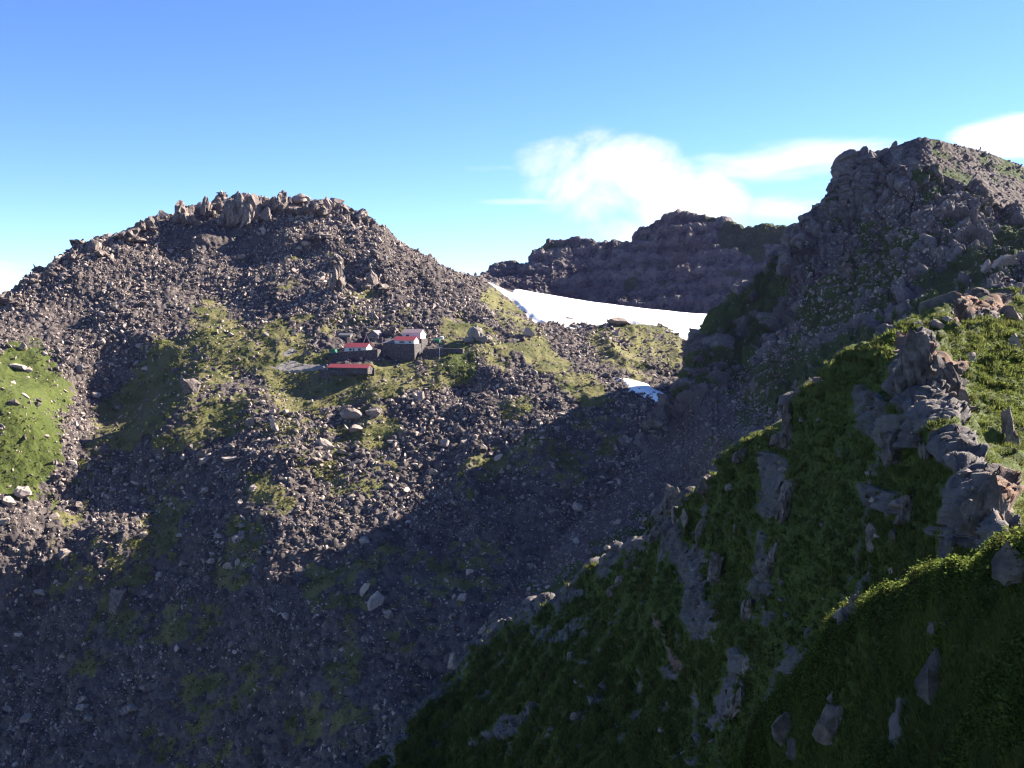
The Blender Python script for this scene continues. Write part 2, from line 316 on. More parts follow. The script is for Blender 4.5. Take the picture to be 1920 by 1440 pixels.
def build_ground():
    N, R = int(1500 * Q), int(1150 * Q)
    rx = np.linspace(RX0, RX1, N); r = np.geomspace(190, 980, 900)
    z = ground_z(rx[None] * r[:, None], np.broadcast_to(r[:, None], (900, N)))
    e = z / r[:, None]; de = np.diff(e, axis=0) * F; dr = np.diff(np.log(r))[:, None] * F
    ds = np.sqrt(de ** 2 + (dr * .16) ** 2); s = np.concatenate([np.zeros((1, N)), np.cumsum(ds, 0)]); s /= s[-1]
    # keep neighbouring columns close to one another
    k = np.exp(-.5 * (np.arange(-12, 13) / 5.) ** 2); k /= k.sum()
    sp = np.pad(s, ((0, 0), (12, 12)), mode='edge'); s = sum(k[i] * sp[:, i:i + N] for i in range(25))
    v = np.linspace(0, 1, R); rr = np.empty((R, N))
    for j in range(N): rr[:, j] = np.interp(v, s[:, j], r)
    X = rx[None] * rr; Z = ground_z(X, rr); V = np.stack([X, rr, Z], -1)[::-1]
    px, py = proj(V); p = V.reshape(-1, 3)
    gm = capsules(px, py, GRASS_D).ravel()
    nrm = grid_normals(V); nrm = np.where(nrm[..., 2:] < 0, -nrm, nrm)
    gn = gm + fbm(p, 14, 4, .6, 40) * .45 + fbm(p, 4, 3, .6, 44) * .5 - .06
    gr = smooth01(gn, .2, .62)
    d = fbm(p * np.array([1, .55, 1]), 34, 4, .5, 3, ridged=True) * 3.0 + fbm(p, 9, 3, .55, 5) * 1.0
    f1, f21, tone = cell(p, 3.4, 9); f1b, f21b, tone2 = cell(p, 1.6, 11)
    rub = (.55 - f1) * 1.9 * (1 - .8 * gr) + (.5 - f1b) * .8 * (1 - .6 * gr)
    snowflat = smooth01(p[:, 1], 600, 640) * smooth01(px.ravel(), 900, 1000)
    d = d * (1 - .75 * snowflat) + rub * (1 - .7 * snowflat)
    V = V + nrm * d.reshape(V.shape[:2])[..., None]
    cy = np.interp(px, *np.array([q[:2] for q in DOME_CREST]).T); cr = (np.exp(-((py - cy) / 26.) ** 2) * smooth01(px, -50, 60) * (1 - smooth01(px, 690, 740)) * (V[..., 1] < 740))
    pr = p * np.array([1, .6, .35]); _, ce, ct = cell(pr + fbm(p, 6, 2, .5, 78)[:, None] * 2, 7.5, 79); V[..., 2] += cr * ((ct - .42) * 6.5 + fbm(p, 12, 3, .6, 76, True) * 2.0).reshape(cr.shape)
    red = np.clip(fbm(p, 60, 2, .5, 77) * .6 + .1, 0, 1) * smooth01(p[:, 2], 0, 60)
    o = mesh_from('terrain', V.reshape(-1, 3), grid_faces(R, N), True, {'grass': gr, 'tone': tone * .7 + .3 * tone2, 'red': red, 'dry': .9 * (1 - smooth01(capsules(px, py, [(40, 720, 40, 880, 110, 1), (850, 685, 870, 690, 30, 1)]).ravel(), .2, .7))}, [M_DOME])
    tag(o, kind='structure'); return V, gr.reshape(V.shape[:2])
# ------------------------------------------------------------------ sheets laid through surveyed points (crags, ridges)
def poly(pts): a = np.array(pts, float); return lambda x: np.interp(x, a[:, 0], a[:, 1])
def sheet(ctrl, x0, x1, ytop, ybot, N, R, rowpow=1.0, back=None, nb=40):
    c = np.array(ctrl, float); fit = tps_fit(c[:, :2] / 200., np.log(c[:, 2]), lam=.002)
    xs = np.linspace(x0, x1, N); yt, yb = ytop(xs), ybot(xs); v = np.linspace(0, 1, R)[:, None] ** rowpow
    px = np.broadcast_to(xs, (R, N)); py = yt + (yb - yt) * v
    # evaluate coarse, then interpolate
    cn, cr = max(8, N // 6), max(8, R // 6); fi = np.linspace(0, R - 1, cr).astype(int); fj = np.linspace(0, N - 1, cn).astype(int)
    L = tps_eval(fit, np.stack([px[np.ix_(fi, fj)], py[np.ix_(fi, fj)]], -1) / 200.)
    A = np.empty((cr, N))
    for i in range(cr): A[i] = np.interp(np.arange(N), fj, L[i])
    B = np.empty((R, N))
    for j in range(N): B[:, j] = np.interp(np.arange(R), fi, A[:, j])
    d = np.exp(B); V = P3(px, py, d)
    dist, drop = back or (60, 1.0)
    t = np.linspace(1, 0, nb, endpoint=False)[:, None]; t = t ** 2 * dist
    top = V[0]; a = np.stack([top[:, 0], top[:, 1], 0 * top[:, 0]], -1); a /= np.linalg.norm(a, axis=1, keepdims=True)
    Bk = top[None] + a[None] * t[..., None]; Bk[..., 2] -= drop * t * (.25 + .75 * smooth01(t / dist, 0, .4))
    return np.concatenate([Bk, V]), nb
def finish_sheet(name, V, disp, attrs, mat, smooth=True):
    n = grid_normals(V); view = -V / np.linalg.norm(V, axis=-1, keepdims=True)
    flip = np.sign((n * view).sum(-1).mean()) or 1; n = n * flip
    V2 = V + n * disp.reshape(V.shape[:2])[..., None]
    o = mesh_from(name, V2.reshape(-1, 3), grid_faces(*V.shape[:2]), smooth, attrs, [mat]); tag(o, kind='structure')
    return V2
F_TOP = [(880, 535), (910, 515), (923, 513), (927, 502), (953, 493), (963, 493), (970, 497), (992, 495), (997, 477), (1010, 470), (1023, 462), (1030, 454), (1040, 452), (1070, 453), (1082, 449), (1110, 453), (1123, 459), (1140, 462), (1153, 456), (1180, 460),
         (1187, 455), (1192, 440), (1200, 428), (1213, 427), (1243, 419), (1250, 410), (1260, 403), (1280, 405), (1313, 410), (1347, 417), (1380, 428), (1393, 432), (1413, 433), (1427, 428), (1447, 431), (1490, 432), (1560, 425), (1640, 420)]
def build_far():
    ctrl = [(910, 515, 965), (1000, 475, 960), (1100, 453, 955), (1190, 440, 955), (1260, 403, 950), (1350, 417, 935), (1450, 431, 900), (1560, 425, 860), (1640, 420, 850),
            (900, 540, 890), (1000, 565, 880), (1100, 580, 865), (1200, 595, 840), (1340, 610, 800), (1480, 600, 780), (1600, 600, 760), (1100, 510, 925), (1260, 490, 905), (1400, 500, 860), (1100, 640, 830), (1300, 660, 780), (1500, 660, 740)]
    V, nb = sheet(ctrl, 880, 1640, poly(F_TOP), poly([(880, 600), (1640, 660)]), int(700 * Q), int(300 * Q), back=(200, .8))
    p = V.reshape(-1, 3); px, py = proj(V); px = px.ravel(); py = py.ravel()
    sz = p[:, 2] + fbm(p, 90, 4, .5, 20) * 8 - p[:, 0] * .06
    led = np.abs(((sz / 13.) % 1) - .5) * 2
    band = np.floor(sz / 13.)
    d = fbm(p, 60, 4, .5, 21, True) * 4.5 + (smooth01(led, .25, .75) - .5) * 1.0 + fbm(p * np.array([1, 1, .22]), 14, 4, .6, 227, True) * 2.2 + fbm(p * np.array([1, 1, .4]), 8, 3, .6, 23, True) * 2.2
    qw = p * np.array([1, 1, .45]) + np.stack([fbm(p, 12, 3, .5, 245 + k) for k in range(3)], -1) * 3; f1, f21, tone = cell(qw, 9, 25); _, _, t2 = cell(qw, 4, 26); d += (tone - .5) * 2.0 + (t2 - .5) * 1.3
    gr = smooth01(fbm(p, 26, 4, .6, 27) * .9 + (.5 - led) * .5, .0, .5) * .6
    gr = np.maximum(gr, smooth01(capsules(px, py, [(1370, 450, 1480, 440, 26, .8), (1400, 470, 1420, 480, 20, .6)]), .2, .6))
    red = smooth01(fbm(p, 50, 3, .5, 28), .0, .6) * .6
    return finish_sheet('far_cliff', V, d, {'grass': gr, 'tone': tone * .35 + t2 * .25 + .2 * smooth01(led, .35, .75) + .2 * smooth01(fbm(p * np.array([1, 1, .2]), 9, 3, .6, 229), -.3, .3), 'red': red}, M_FAR, False)
R_TOP = [(735, 1412), (830, 1292), (900, 1175), (1000, 1065), (1100, 955), (1200, 838), (1240, 800), (1250, 780), (1263, 765), (1283, 740), (1290, 717), (1300, 700), (1309, 670), (1320, 655), (1328, 645), (1339, 623), (1344, 600), (1355, 583), (1384, 563), (1413, 537), (1440, 528), (1453, 490), (1470, 468), (1487, 448), (1493, 434), (1507, 428), (1516, 422),
         (1520, 415), (1537, 412), (1556, 410), (1560, 404), (1566, 387), (1568, 365), (1570, 345), (1580, 335), (1592, 325), (1597, 310), (1608, 307), (1620, 312), (1629, 311), (1632, 298), (1647, 290), (1667, 279), (1690, 270), (1720, 259), (1737, 259), (1763, 265), (1790, 272), (1813, 277), (1840, 283), (1863, 292), (1890, 302), (1920, 313), (1990, 345)]
R_CTRL = [(1250, 765, 447), (1200, 838, 427), (1100, 955, 392), (1000, 1065, 357), (900, 1175, 322), (830, 1292, 297), (735, 1412, 282),
          (1300, 900, 388), (1200, 1000, 352), (1100, 1060, 335), (950, 1180, 306), (1400, 830, 360), (1330, 870, 380), (850, 1300, 290), (1000, 1200, 300), (1200, 1200, 300), (1400, 1100, 300), (1500, 900, 310), (1600, 800, 310), (1800, 700, 280), (1950, 650, 270), (900, 1440, 262), (1300, 1440, 250), (1700, 1200, 250), (1950, 900, 250),
          (1290, 720, 448), (1303, 670, 456), (1320, 645, 464), (1335, 600, 474), (1380, 563, 474), (1413, 537, 471), (1453, 490, 466), (1493, 434, 463), (1520, 415, 461), (1560, 408, 459), (1568, 375, 461), (1570, 342, 463), (1600, 310, 463), (1635, 298, 461), (1680, 272, 458), (1720, 259, 455), (1790, 272, 464), (1850, 288, 471), (1920, 313, 478), (1990, 345, 478),
          (1400, 650, 455), (1400, 750, 425), (1500, 550, 449), (1500, 650, 426), (1500, 720, 392), (1600, 450, 444), (1600, 550, 426), (1600, 620, 396), (1700, 350, 443), (1700, 450, 426), (1700, 550, 396), (1680, 610, 370),
          (1800, 340, 450), (1800, 400, 432), (1800, 470, 410), (1800, 540, 372), (1920, 400, 445), (1920, 470, 405), (1920, 540, 350), (1300, 800, 425), (1480, 480, 457), (1450, 580, 462)]
GRASS_R = [(1230, 990, 1080, 1070, 50, .5), (1060, 1090, 900, 1195, 45, .5), (890, 1210, 740, 1390, 40, .45), (1560, 560, 1660, 470, 35, .8), (1640, 440, 1700, 470, 30, .6), (1560, 620, 1660, 560, 50, .7), (1480, 700, 1600, 640, 50, .8), (1420, 780, 1520, 720, 45, .8), (1340, 600, 1450, 560, 30, .7), (1350, 660, 1420, 600, 40, .5),
           (1820, 560, 1900, 470, 40, .7), (1740, 340, 1760, 360, 40, .5), (1850, 300, 1920, 330, 14, .8), (1780, 330, 1830, 350, 18, .6), (1760, 580, 1820, 530, 40, .9), (1330, 700, 1400, 690, 40, .4), (1330, 840, 1400, 800, 18, .5)]
RED_R = [(1350, 850, 1050, 1080, 130, .9), (1050, 1060, 830, 1260, 60, .6), (1400, 740, 1480, 690, 30, .8), (1420, 480, 1460, 520, 50, .6), (1800, 300, 1920, 370, 60, .9), (1560, 500, 1640, 460, 50, .4), (1740, 280, 1760, 300, 30, .7)]
def build_peak():
    V, nb = sheet(R_CTRL, 735, 1990, poly(R_TOP), poly([(735, 1440), (900, 1440), (1300, 1300), (1500, 1000), (1700, 750), (1990, 700)]), int(1250 * Q), int(900 * Q), back=(110, 1.35))
    p = V.reshape(-1, 3); px, py = proj(V); px = px.ravel(); py = py.ravel()
    scree = smooth01(capsules(px, py, [(1380, 840, 1050, 1090, 120, 1), (1080, 1080, 760, 1420, 130, 1), (1500, 640, 1380, 740, 30, .5), (1790, 290, 1960, 380, 60, .9), (1700, 290, 1800, 290, 34, .8)]), .2, .8)
    cl = 1 - scree
    q = p * np.array([1, 1, .55])
    d = cl * np.where(np.abs(px - 1715) < 80, np.clip((py - 270) / 80., .1, 1), 1) * (fbm(p, 70, 3, .5, 30, True) * 6.5 + fbm(q, 20, 4, .55, 33, True) * 4.2 + fbm(p, 5, 3, .6, 36) * 1.0)
    f1, f21, tone = cell(p, 7.0, 38, (1, 1, .75)); f1b, f21b, tb = cell(p, 2.2, 39)
    qw = q + np.stack([fbm(p, 9, 3, .5, 45 + k) for k in range(3)], -1) * 2.2
    _, g1, b1 = cell(qw, 15, 46, (1, 1, .8)); _, g2, b2 = cell(qw, 5.5, 47); _, g3, b3 = cell(qw, 2.3, 48)
    d += cl * ((b1 - .5) * 6.0 + (b2 - .5) * 4.2 + (b3 - .5) * 2.0 - (1 - smooth01(g2, 0, .2)) * 1.6) * np.where(np.abs(px - 1715) < 75, np.clip((py - 275) / 60., .15, 1), 1)
    d += (.5 - f1b) * (.5 + .4 * cl) + scree * fbm(p, 20, 4, .5, 31) * .8
    gm = capsules(px, py, GRASS_R)
    gr = smooth01(gm * .7 + fbm(p, 16, 4, .6, 41) * .6 + fbm(p, 4, 3, .6, 49) * .6 + .1 - .2 * scree - (b2 - .5) * .3, .16, .5)
    d *= (1 - .25 * gr)
    tone = b2 * .6 + b3 * .4
    red = smooth01(capsules(px, py, RED_R) * .7 + fbm(p, 15, 3, .5, 43) * .5, .15, .8)
    return finish_sheet('peak_ridge', V, d, {'grass': gr, 'tone': tone * .8 + tb * .2, 'red': red}, M_PEAK, False)
N_TOP = [(690, 1440), (707, 1427), (757, 1383), (827, 1287), (873, 1237), (917, 1200), (940, 1163), (1040, 1116), (1107, 1070), (1160, 1037), (1217, 1007), (1253, 955), (1270, 945), (1290, 933), (1320, 912), (1380, 866), (1403, 853), (1427, 831), (1455, 822), (1488, 806), (1492, 760), (1497, 745),
         (1520, 722), (1537, 709), (1563, 696), (1600, 669), (1633, 644), (1673, 631), (1717, 619), (1757, 602), (1790, 592), (1815, 575), (1850, 576), (1920, 572), (2060, 570)]
N_CTRL = [(1813, 575, 112), (1757, 603, 100), (1717, 620, 95), (1640, 642, 92), (1563, 697, 106), (1537, 710, 112), (1493, 747, 126), (1490, 808, 130), (1430, 833, 150), (1380, 867, 165), (1310, 920, 190), (1270, 950, 205), (1107, 1070, 262), (940, 1163, 292), (873, 1237, 290), (757, 1383, 270), (700, 1432, 268),
          (1700, 690, 77), (1740, 760, 63), (1790, 860, 49), (1850, 930, 40), (1890, 1000, 32),
          (1920, 600, 122), (1920, 650, 106), (1920, 750, 88), (1920, 850, 70), (1920, 950, 48), (2060, 600, 130), (2060, 800, 95), (2060, 1000, 60), (1790, 650, 92), (1800, 740, 76), (1860, 860, 58),
          (1640, 720, 86), (1640, 850, 78), (1640, 1000, 70), (1740, 900, 56), (1740, 1000, 51), (1840, 1010, 38), (1540, 850, 104), (1540, 1000, 93), (1540, 1200, 80), (1540, 1440, 68), (1430, 950, 142), (1430, 1100, 128), (1430, 1300, 112), (1310, 1000, 183), (1310, 1150, 160), (1310, 1440, 135),
          (1150, 1150, 226), (1150, 1440, 168), (1000, 1250, 242), (1000, 1440, 202), (850, 1350, 262), (850, 1440, 246), (1740, 1150, 46), (1900, 1150, 32), (1740, 1440, 40), (1960, 1440, 26)]
ROCK_N = [(1720, 690, 1760, 780, 48, 1), (1700, 820, 1740, 800, 30, .9), (1640, 760, 1660, 800, 26, .7), (1260, 980, 1320, 1120, 20, .8), (1310, 1060, 1330, 1180, 30, .8), (1450, 760, 1500, 720, 30, .5), (1480, 880, 1470, 960, 22, .7), (1440, 1020, 1460, 1160, 24, .6), (1400, 1240, 1370, 1340, 24, .8), (1840, 930, 1850, 1000, 40, .7), (1790, 860, 1870, 960, 18, .8), (1790, 605, 1830, 600, 22, .8), (1000, 1330, 900, 1400, 14, .4), (1780, 1000, 1790, 1040, 20, .6), (1690, 940, 1700, 960, 18, .6)]
RED_N = [(1790, 600, 1860, 590, 18, .9), (1690, 650, 1800, 690, 14, .8), (1860, 940, 1890, 980, 14, .7), (1240, 1160, 1280, 1260, 8, .5)]
def build_ridge():
    ntop = poly(N_TOP); wob = lambda x: ntop(x) + np.where(x < 1290, 1, np.where(x < 1600, .5, .25)) * (fbm(np.stack([x, 0 * x, 0 * x], -1), 90, 5, .62, 161) * 40)
    V, nb = sheet(N_CTRL, 690, 2060, wob, poly([(690, 1460), (2060, 1460)]), int(1100 * Q), int(900 * Q), back=(18, 1.2))
    p = V.reshape(-1, 3); px, py = proj(V); px = px.ravel(); py = py.ravel(); dist = np.linalg.norm(p, axis=1)
    nearw = 1 - smooth01(dist, 120, 260)
    rk = smooth01(capsules(px, py, ROCK_N) * .85 + fbm(p * np.array([1, 1, .6]), 9, 4, .6, 50) * .55 + fbm(p, 2, 3, .6, 53) * .4 + .03, .25, .5)
    edge = np.exp(-(np.maximum(py - wob(px), 0) / 42.)) * (px < 1300) * (px > 720); rk = np.maximum(rk, smooth01(edge * .75 + fbm(p, 5, 4, .65, 151) * .7, .4, .7))
    lum = fbm(p, 6.0, 3, .55, 51) * .9 + fbm(p, 1.7, 3, .55, 54) * .33
    f1, f21, tone = cell(p, 1.5, 56); f1b, f21b, tb = cell(p, 3.2, 57)
    d = lum * (.6 + .4 * nearw) + (1 - rk) * (.5 - f1) * .55 + rk * ((.5 - f1b) * 1.6 + fbm(p * np.array([1, 1, .5]), 3, 3, .6, 58, True) * .6) + fbm(p, 22, 2, .5, 59, True) * 1.3 * smooth01(dist, 60, 130)
    qn = p * np.array([1, 1, .6]) + np.stack([fbm(p, 4, 3, .5, 145 + k) for k in range(3)], -1) * 1.2; _, e1, c1 = cell(qn, 2.8, 146); _, e2, c2 = cell(qn, 1.1, 147)
    d += rk * ((c1 - .5) * .8 + (c2 - .5) * .6 + fbm(p, 1.8, 4, .6, 152, True) * .4 + fbm(p, .6, 3, .6, 153) * .14) + fbm(p * np.array([1, 1, .5]), 16, 3, .5, 148, True) * 1.5 * smooth01(dist, 45, 90)
    f1c, _, _ = cell(p, 3.4, 68); bright = smooth01(capsules(px, py, [(1700, 640, 1900, 900, 70, 1), (1800, 640, 1930, 800, 110, 1), (1580, 690, 1640, 650, 30, 1)]), .2, .8)
    d += (1 - rk) * (.6 - f1c) * (.35 + 1.1 * bright) * (.5 + .5 * nearw)
    red = smooth01(capsules(px, py, RED_N) + fbm(p, 4, 3, .5, 60) * .25, .2, .6)
    gr = (1 - rk) * (1 - red) * (1 - .6 * smooth01(fbm(p * np.array([1, 1, .6]), 7, 4, .6, 61) + .12 * smooth01(dist, 150, 260), .2, .5) * smooth01(dist, 100, 200))
    V = finish_sheet('near_ridge', V, d, {'grass': gr, 'tone': c1 * .5 + c2 * .5, 'red': red}, M_RIDGE); return V, gr.reshape(V.shape[:2]), nb
S_TOP = [(1365, 1445), (1400, 1400), (1440, 1340), (1463, 1300), (1480, 1277), (1523, 1230), (1547, 1207), (1570, 1165), (1590, 1135), (1613, 1128), (1643, 1123), (1690, 1095), (1727, 1077), (1770, 1056), (1827, 1052), (1873, 1030), (1920, 1015), (2000, 990)]
S_CTRL = [(1960, 1000, 18), (1920, 1020, 20), (1870, 1032, 22), (1770, 1056, 25), (1690, 1095, 28), (1610, 1130, 32), (1550, 1210, 34), (1480, 1280, 37), (1400, 1400, 40), (1370, 1440, 41), (1500, 1440, 34), (1600, 1440, 27.5), (1600, 1300, 30), (1750, 1250, 23.5), (1750, 1440, 21.5), (1920, 1440, 16), (1920, 1200, 18), (2000, 1440, 14.5), (1680, 1200, 26)]
def build_spur():
    V, nb = sheet(S_CTRL, 1365, 2000, poly(S_TOP), poly([(1365, 1470), (2000, 1470)]), int(560 * Q), int(420 * Q), back=(12, 1.6))
    p = V.reshape(-1, 3)
    f1, f21, tone = cell(p, .8, 66)
    d = fbm(p, 3, 3, .55, 62) * .6 + fbm(p, .9, 3, .55, 63) * .18 + (.5 - f1) * .3
    gr = 1 - .9 * smooth01(fbm(p, 2.5, 3, .6, 64), .4, .65)
    V = finish_sheet('foreground_slope', V, d, {'grass': gr, 'tone': tone, 'red': tone * 0}, M_RIDGE); return V, gr.reshape(V.shape[:2]), nb
VG, GG = build_ground(); log('ground')
VF = build_far(); log('far')
VR = build_peak(); log('peak')
VN, GN, NBK = build_ridge(); log('ridge')
VS, GS, _ = build_spur(); log('spur')
# ------------------------------------------------------------------ what is visible where
BW, BH = 960, 720
ALLV, ALLN, OWN = [], [], []
for k, V in enumerate((VG, VF, VR, VN, VS)):
    n = grid_normals(V); vw = -V / np.linalg.norm(V, axis=-1, keepdims=True)
    if k == 0: n = np.where(n[..., 2:] < 0, -n, n)
    else: n = n * (np.sign((n * vw).sum(-1).mean()) or 1)
    ALLV.append(V.reshape(-1, 3)); ALLN.append(n.reshape(-1, 3)); OWN.append(np.full(V.shape[0] * V.shape[1], k, np.int8))
ALLV = np.concatenate(ALLV); ALLN = np.concatenate(ALLN); OWN = np.concatenate(OWN)
APX, APY = proj(ALLV); ok = (ALLV[:, 1] > 3) & (APX > 0) & (APX < 1919) & (APY > 0) & (APY < 1439)
idx = np.nonzero(ok)[0]; idx = idx[np.argsort(-ALLV[idx, 1])]
IBUF = np.full((BH, BW), -1, np.int64); IBUF[(APY[idx] / 2).astype(int), (APX[idx] / 2).astype(int)] = idx
ZBUF = np.where(IBUF >= 0, ALLV[np.maximum(IBUF, 0), 1], 1e9)
def minf(Z):
    Zp = np.pad(Z, 1, constant_values=1e9); return np.min([Zp[a:a + BH, b:b + BW] for a in range(3) for b in range(3)], 0)
ZMIN = minf(ZBUF)
def visible(P, slack=2.5):
    px, py = proj(P); i = np.clip((py / 2).astype(int), 0, BH - 1); j = np.clip((px / 2).astype(int), 0, BW - 1)
    return (px > -20) & (px < 1940) & (py < 1460) & (P[:, 1] <= ZMIN[i, j] + slack)
def at(px, py):
    """surface point and normal seen at a place of the survey"""
    i, j = int(np.clip(py / 2, 0, BH - 1)), int(np.clip(px / 2, 0, BW - 1))
    for r in range(0, 12):
        w = IBUF[max(0, i - r):i + r + 1, max(0, j - r):j + r + 1]
        if (w >= 0).any():
            c = w[w >= 0]; c = c[np.argmin(ALLV[c, 1])]; return ALLV[c], ALLN[c]
    p = hit_ground(px, py); return p, np.array([0, 0, 1.])
log('visibility')
rng = np.random.default_rng(7)
# ------------------------------------------------------------------ rocks
import bmesh
def ico(sub):
    bm = bmesh.new(); bmesh.ops.create_icosphere(bm, subdivisions=sub, radius=1.0); bm.verts.ensure_lookup_table()
    v = np.array([q.co[:] for q in bm.verts]); f = np.array([[q.index for q in t.verts] for t in bm.faces]); bm.free(); return v, f
ICO = {k: ico(k) for k in (1, 2, 3, 4)}
def cut_rock(v, r, n=11, lo=.4, hi=.72, aniso=None):
    v = v.copy()
    for _ in range(n):
        d = r.normal(size=3); d /= np.linalg.norm(d); o = r.uniform(lo, hi); s = v @ d - o; v -= np.where(s > 0, s, 0)[:, None] * d
    return v
def quats(n, r):
    q = r.normal(size=(n, 4)); q /= np.linalg.norm(q, axis=1, keepdims=True); w, x, y, z = q.T
    return np.stack([1 - 2 * (y * y + z * z), 2 * (x * y - w * z), 2 * (x * z + w * y), 2 * (x * y + w * z), 1 - 2 * (x * x + z * z), 2 * (y * z - w * x), 2 * (x * z - w * y), 2 * (y * z + w * x), 1 - 2 * (x * x + y * y)], -1).reshape(n, 3, 3)
M_ROCK = rock_mat('lava_rock', (.048, .039, .037), (.36, .29, .252))
HUT_ZONES = [(655, 648, 62, 26), (752, 645, 52, 34), (650, 688, 62, 12), (695, 632, 30, 16), (832, 655, 46, 14), (570, 690, 45, 8), (530, 662, 40, 16)]
def rubble_points(V, n, wgt, cap):
    P = V[:-1, :-1]; a = np.linalg.norm(np.cross(V[1:, :-1] - P, V[:-1, 1:] - P), axis=-1); a = np.minimum(a, cap) * wgt[:-1, :-1]
    c = np.cumsum(a.ravel()); k = np.searchsorted(c, rng.random(n) * c[-1]); i, j = np.unravel_index(np.minimum(k, a.size - 1), a.shape)
    u, w = rng.random((2, n, 1)); return V[i, j] * (1 - u) * (1 - w) + V[i + 1, j] * u * (1 - w) + V[i, j + 1] * (1 - u) * w + V[i + 1, j + 1] * u * w
rocks = []                               # position, size, tone, kind
def add_rocks(P, size, tone, kind):
    v = visible(P, 1.5 + size.max()); P, size, tone = P[v], size[v], tone[v]; rocks.append((P, size, tone, np.full(len(P), kind)))
def weights_ground():
    px, py = proj(VG); g = capsules(px, py, GRASS_D); p = VG.reshape(-1, 3)
    w = np.clip(1.08 - smooth01(g + fbm(p, 14, 3, .6, 40).reshape(g.shape) * .5, .1, .75) * .88, .05, 1)
    w *= .45 + .9 * smooth01(fbm(p, 26, 3, .5, 81).reshape(g.shape), -.4, .4)
    for hx, hy, rx, ry in HUT_ZONES: w *= np.where(((px - hx) / rx) ** 2 + ((py - hy) / ry) ** 2 < 1, .06, 1)
    w *= 1 - .97 * smooth01(VG[..., 1], 590, 640) * smooth01(px, 900, 960); w *= (VG[..., 1] < 740)
    return w
P = rubble_points(VG, 125000, weights_ground(), 3.0); _x, _y = proj(P); sz = np.clip(np.exp(rng.normal(-.55, .55, len(P)) + .55 * fbm(P, 50, 3, .55, 83)), .22, 3.4) * (.72 + .28 * smooth01(P[:, 1], 330, 480)) * (1 + .7 * np.exp(-((_y - np.interp(_x, *np.array([q[:2] for q in DOME_CREST]).T)) / 30.) ** 2) * (_x < 720)); add_rocks(P, sz, rng.random(len(P)) ** (1.4 + 1.1 * (1 - smooth01(P[:, 1], 380, 470))), 0); log('ground rocks', len(rocks[-1][0]))  # nearer valley rocks get darker tones, painting deeper shade into their colour
px, py = proj(VR); wr = smooth01(capsules(px, py, [(1380, 840, 1050, 1090, 120, 1), (1080, 1080, 760, 1420, 130, 1), (1500, 640, 1380, 740, 40, .8), (1720, 420, 1560, 560, 90, .6), (1790, 290, 1960, 400, 70, .5), (1860, 480, 1900, 520, 40, .9)]), .15, .8) + .05
P = rubble_points(VR, 42000, wr, 2.0); add_rocks(P, np.clip(np.exp(rng.normal(-.75, .5, len(P))), .22, 2.2), rng.random(len(P)), 1); log('scree', len(rocks[-1][0]))
px, py = proj(VN); dn = np.linalg.norm(VN, axis=-1)
wn = .12 + .9 * smooth01(capsules(px, py, ROCK_N + RED_N), .2, .7) + .1 * smooth01(dn, 150, 230)
P = rubble_points(VN, 2600, wn / np.maximum(dn, 20) ** .8, 1.0); dd = np.linalg.norm(P, axis=1)
add_rocks(P, np.clip(np.exp(rng.normal(-1.1, .5, len(P))) * (.3 + dd / 220.), .08, 1.1), rng.random(len(P)) * .35, 2); log('ridge rocks', len(rocks[-1][0]))
RP = np.concatenate([r[0] for r in rocks]); RS = np.concatenate([r[1] for r in rocks]); RT = np.concatenate([r[2] for r in rocks]); RK = np.concatenate([r[3] for r in rocks]); RR = (RK == 1) * rng.uniform(.2, 1, len(RK)) * smooth01(capsules(*proj(RP), RED_R), .05, .5)
# the largest seen become boulders of their own
rpx, rpy = proj(RP); app = RS / RP[:, 1] * (rpx > 8) * (rpx < 1912) * (rpy < 1430) * visible(RP, .6); order = np.argsort(-app); NBIG = 205
big = np.zeros(len(RP), bool); big[order[:NBIG]] = True
def join_rocks(sel, sub, nvar, seed):
    v0, f0 = ICO[sub]; r = np.random.default_rng(seed); var = np.stack([cut_rock(v0 * r.uniform(.85, 1.12, (len(v0), 1)), r, 7 if sub == 1 else 13, .32, .64) for _ in range(nvar)])
    i = np.nonzero(sel)[0]; n = len(i); Rm = quats(n, r); sc = np.stack([r.uniform(.9, 1.55, n), r.uniform(.6, 1.05, n), r.uniform(.4, .8, n)], -1) * RS[i, None]
    v = var[r.integers(0, nvar, n)] * sc[:, None, :]; v = np.einsum('nij,nkj->nki', Rm, v) + (RP[i] + np.array([0, 0, .12]) * RS[i, None])[:, None, :]
    f = f0[None] + (np.arange(n) * len(v0))[:, None, None]; return v.reshape(-1, 3), f.reshape(-1, 3), np.repeat(RT[i], len(v0)), np.repeat(RR[i], len(v0))
ground_small = ~big
parts = [join_rocks(ground_small & (RS / RP[:, 1] < .0016), 1, 40, 1), join_rocks(ground_small & (RS / RP[:, 1] >= .0016), 2, 40, 2)]
vv, ff, tt, re_, off = [], [], [], [], 0
for v, f, t, r_ in parts: vv.append(v); ff.append(f + off); tt.append(t); re_.append(r_); off += len(v)
rub = mesh_from('rubble', np.concatenate(vv), np.concatenate(ff), False, {'tone': np.concatenate(tt), 'red': np.concatenate(re_)}, [M_ROCK])
tag(rub, 'grey purple lava rubble strewn over the dome, the valley and the scree', 'rubble', kind='stuff'); log('rubble', len(ff[0]) + len(ff[1]))
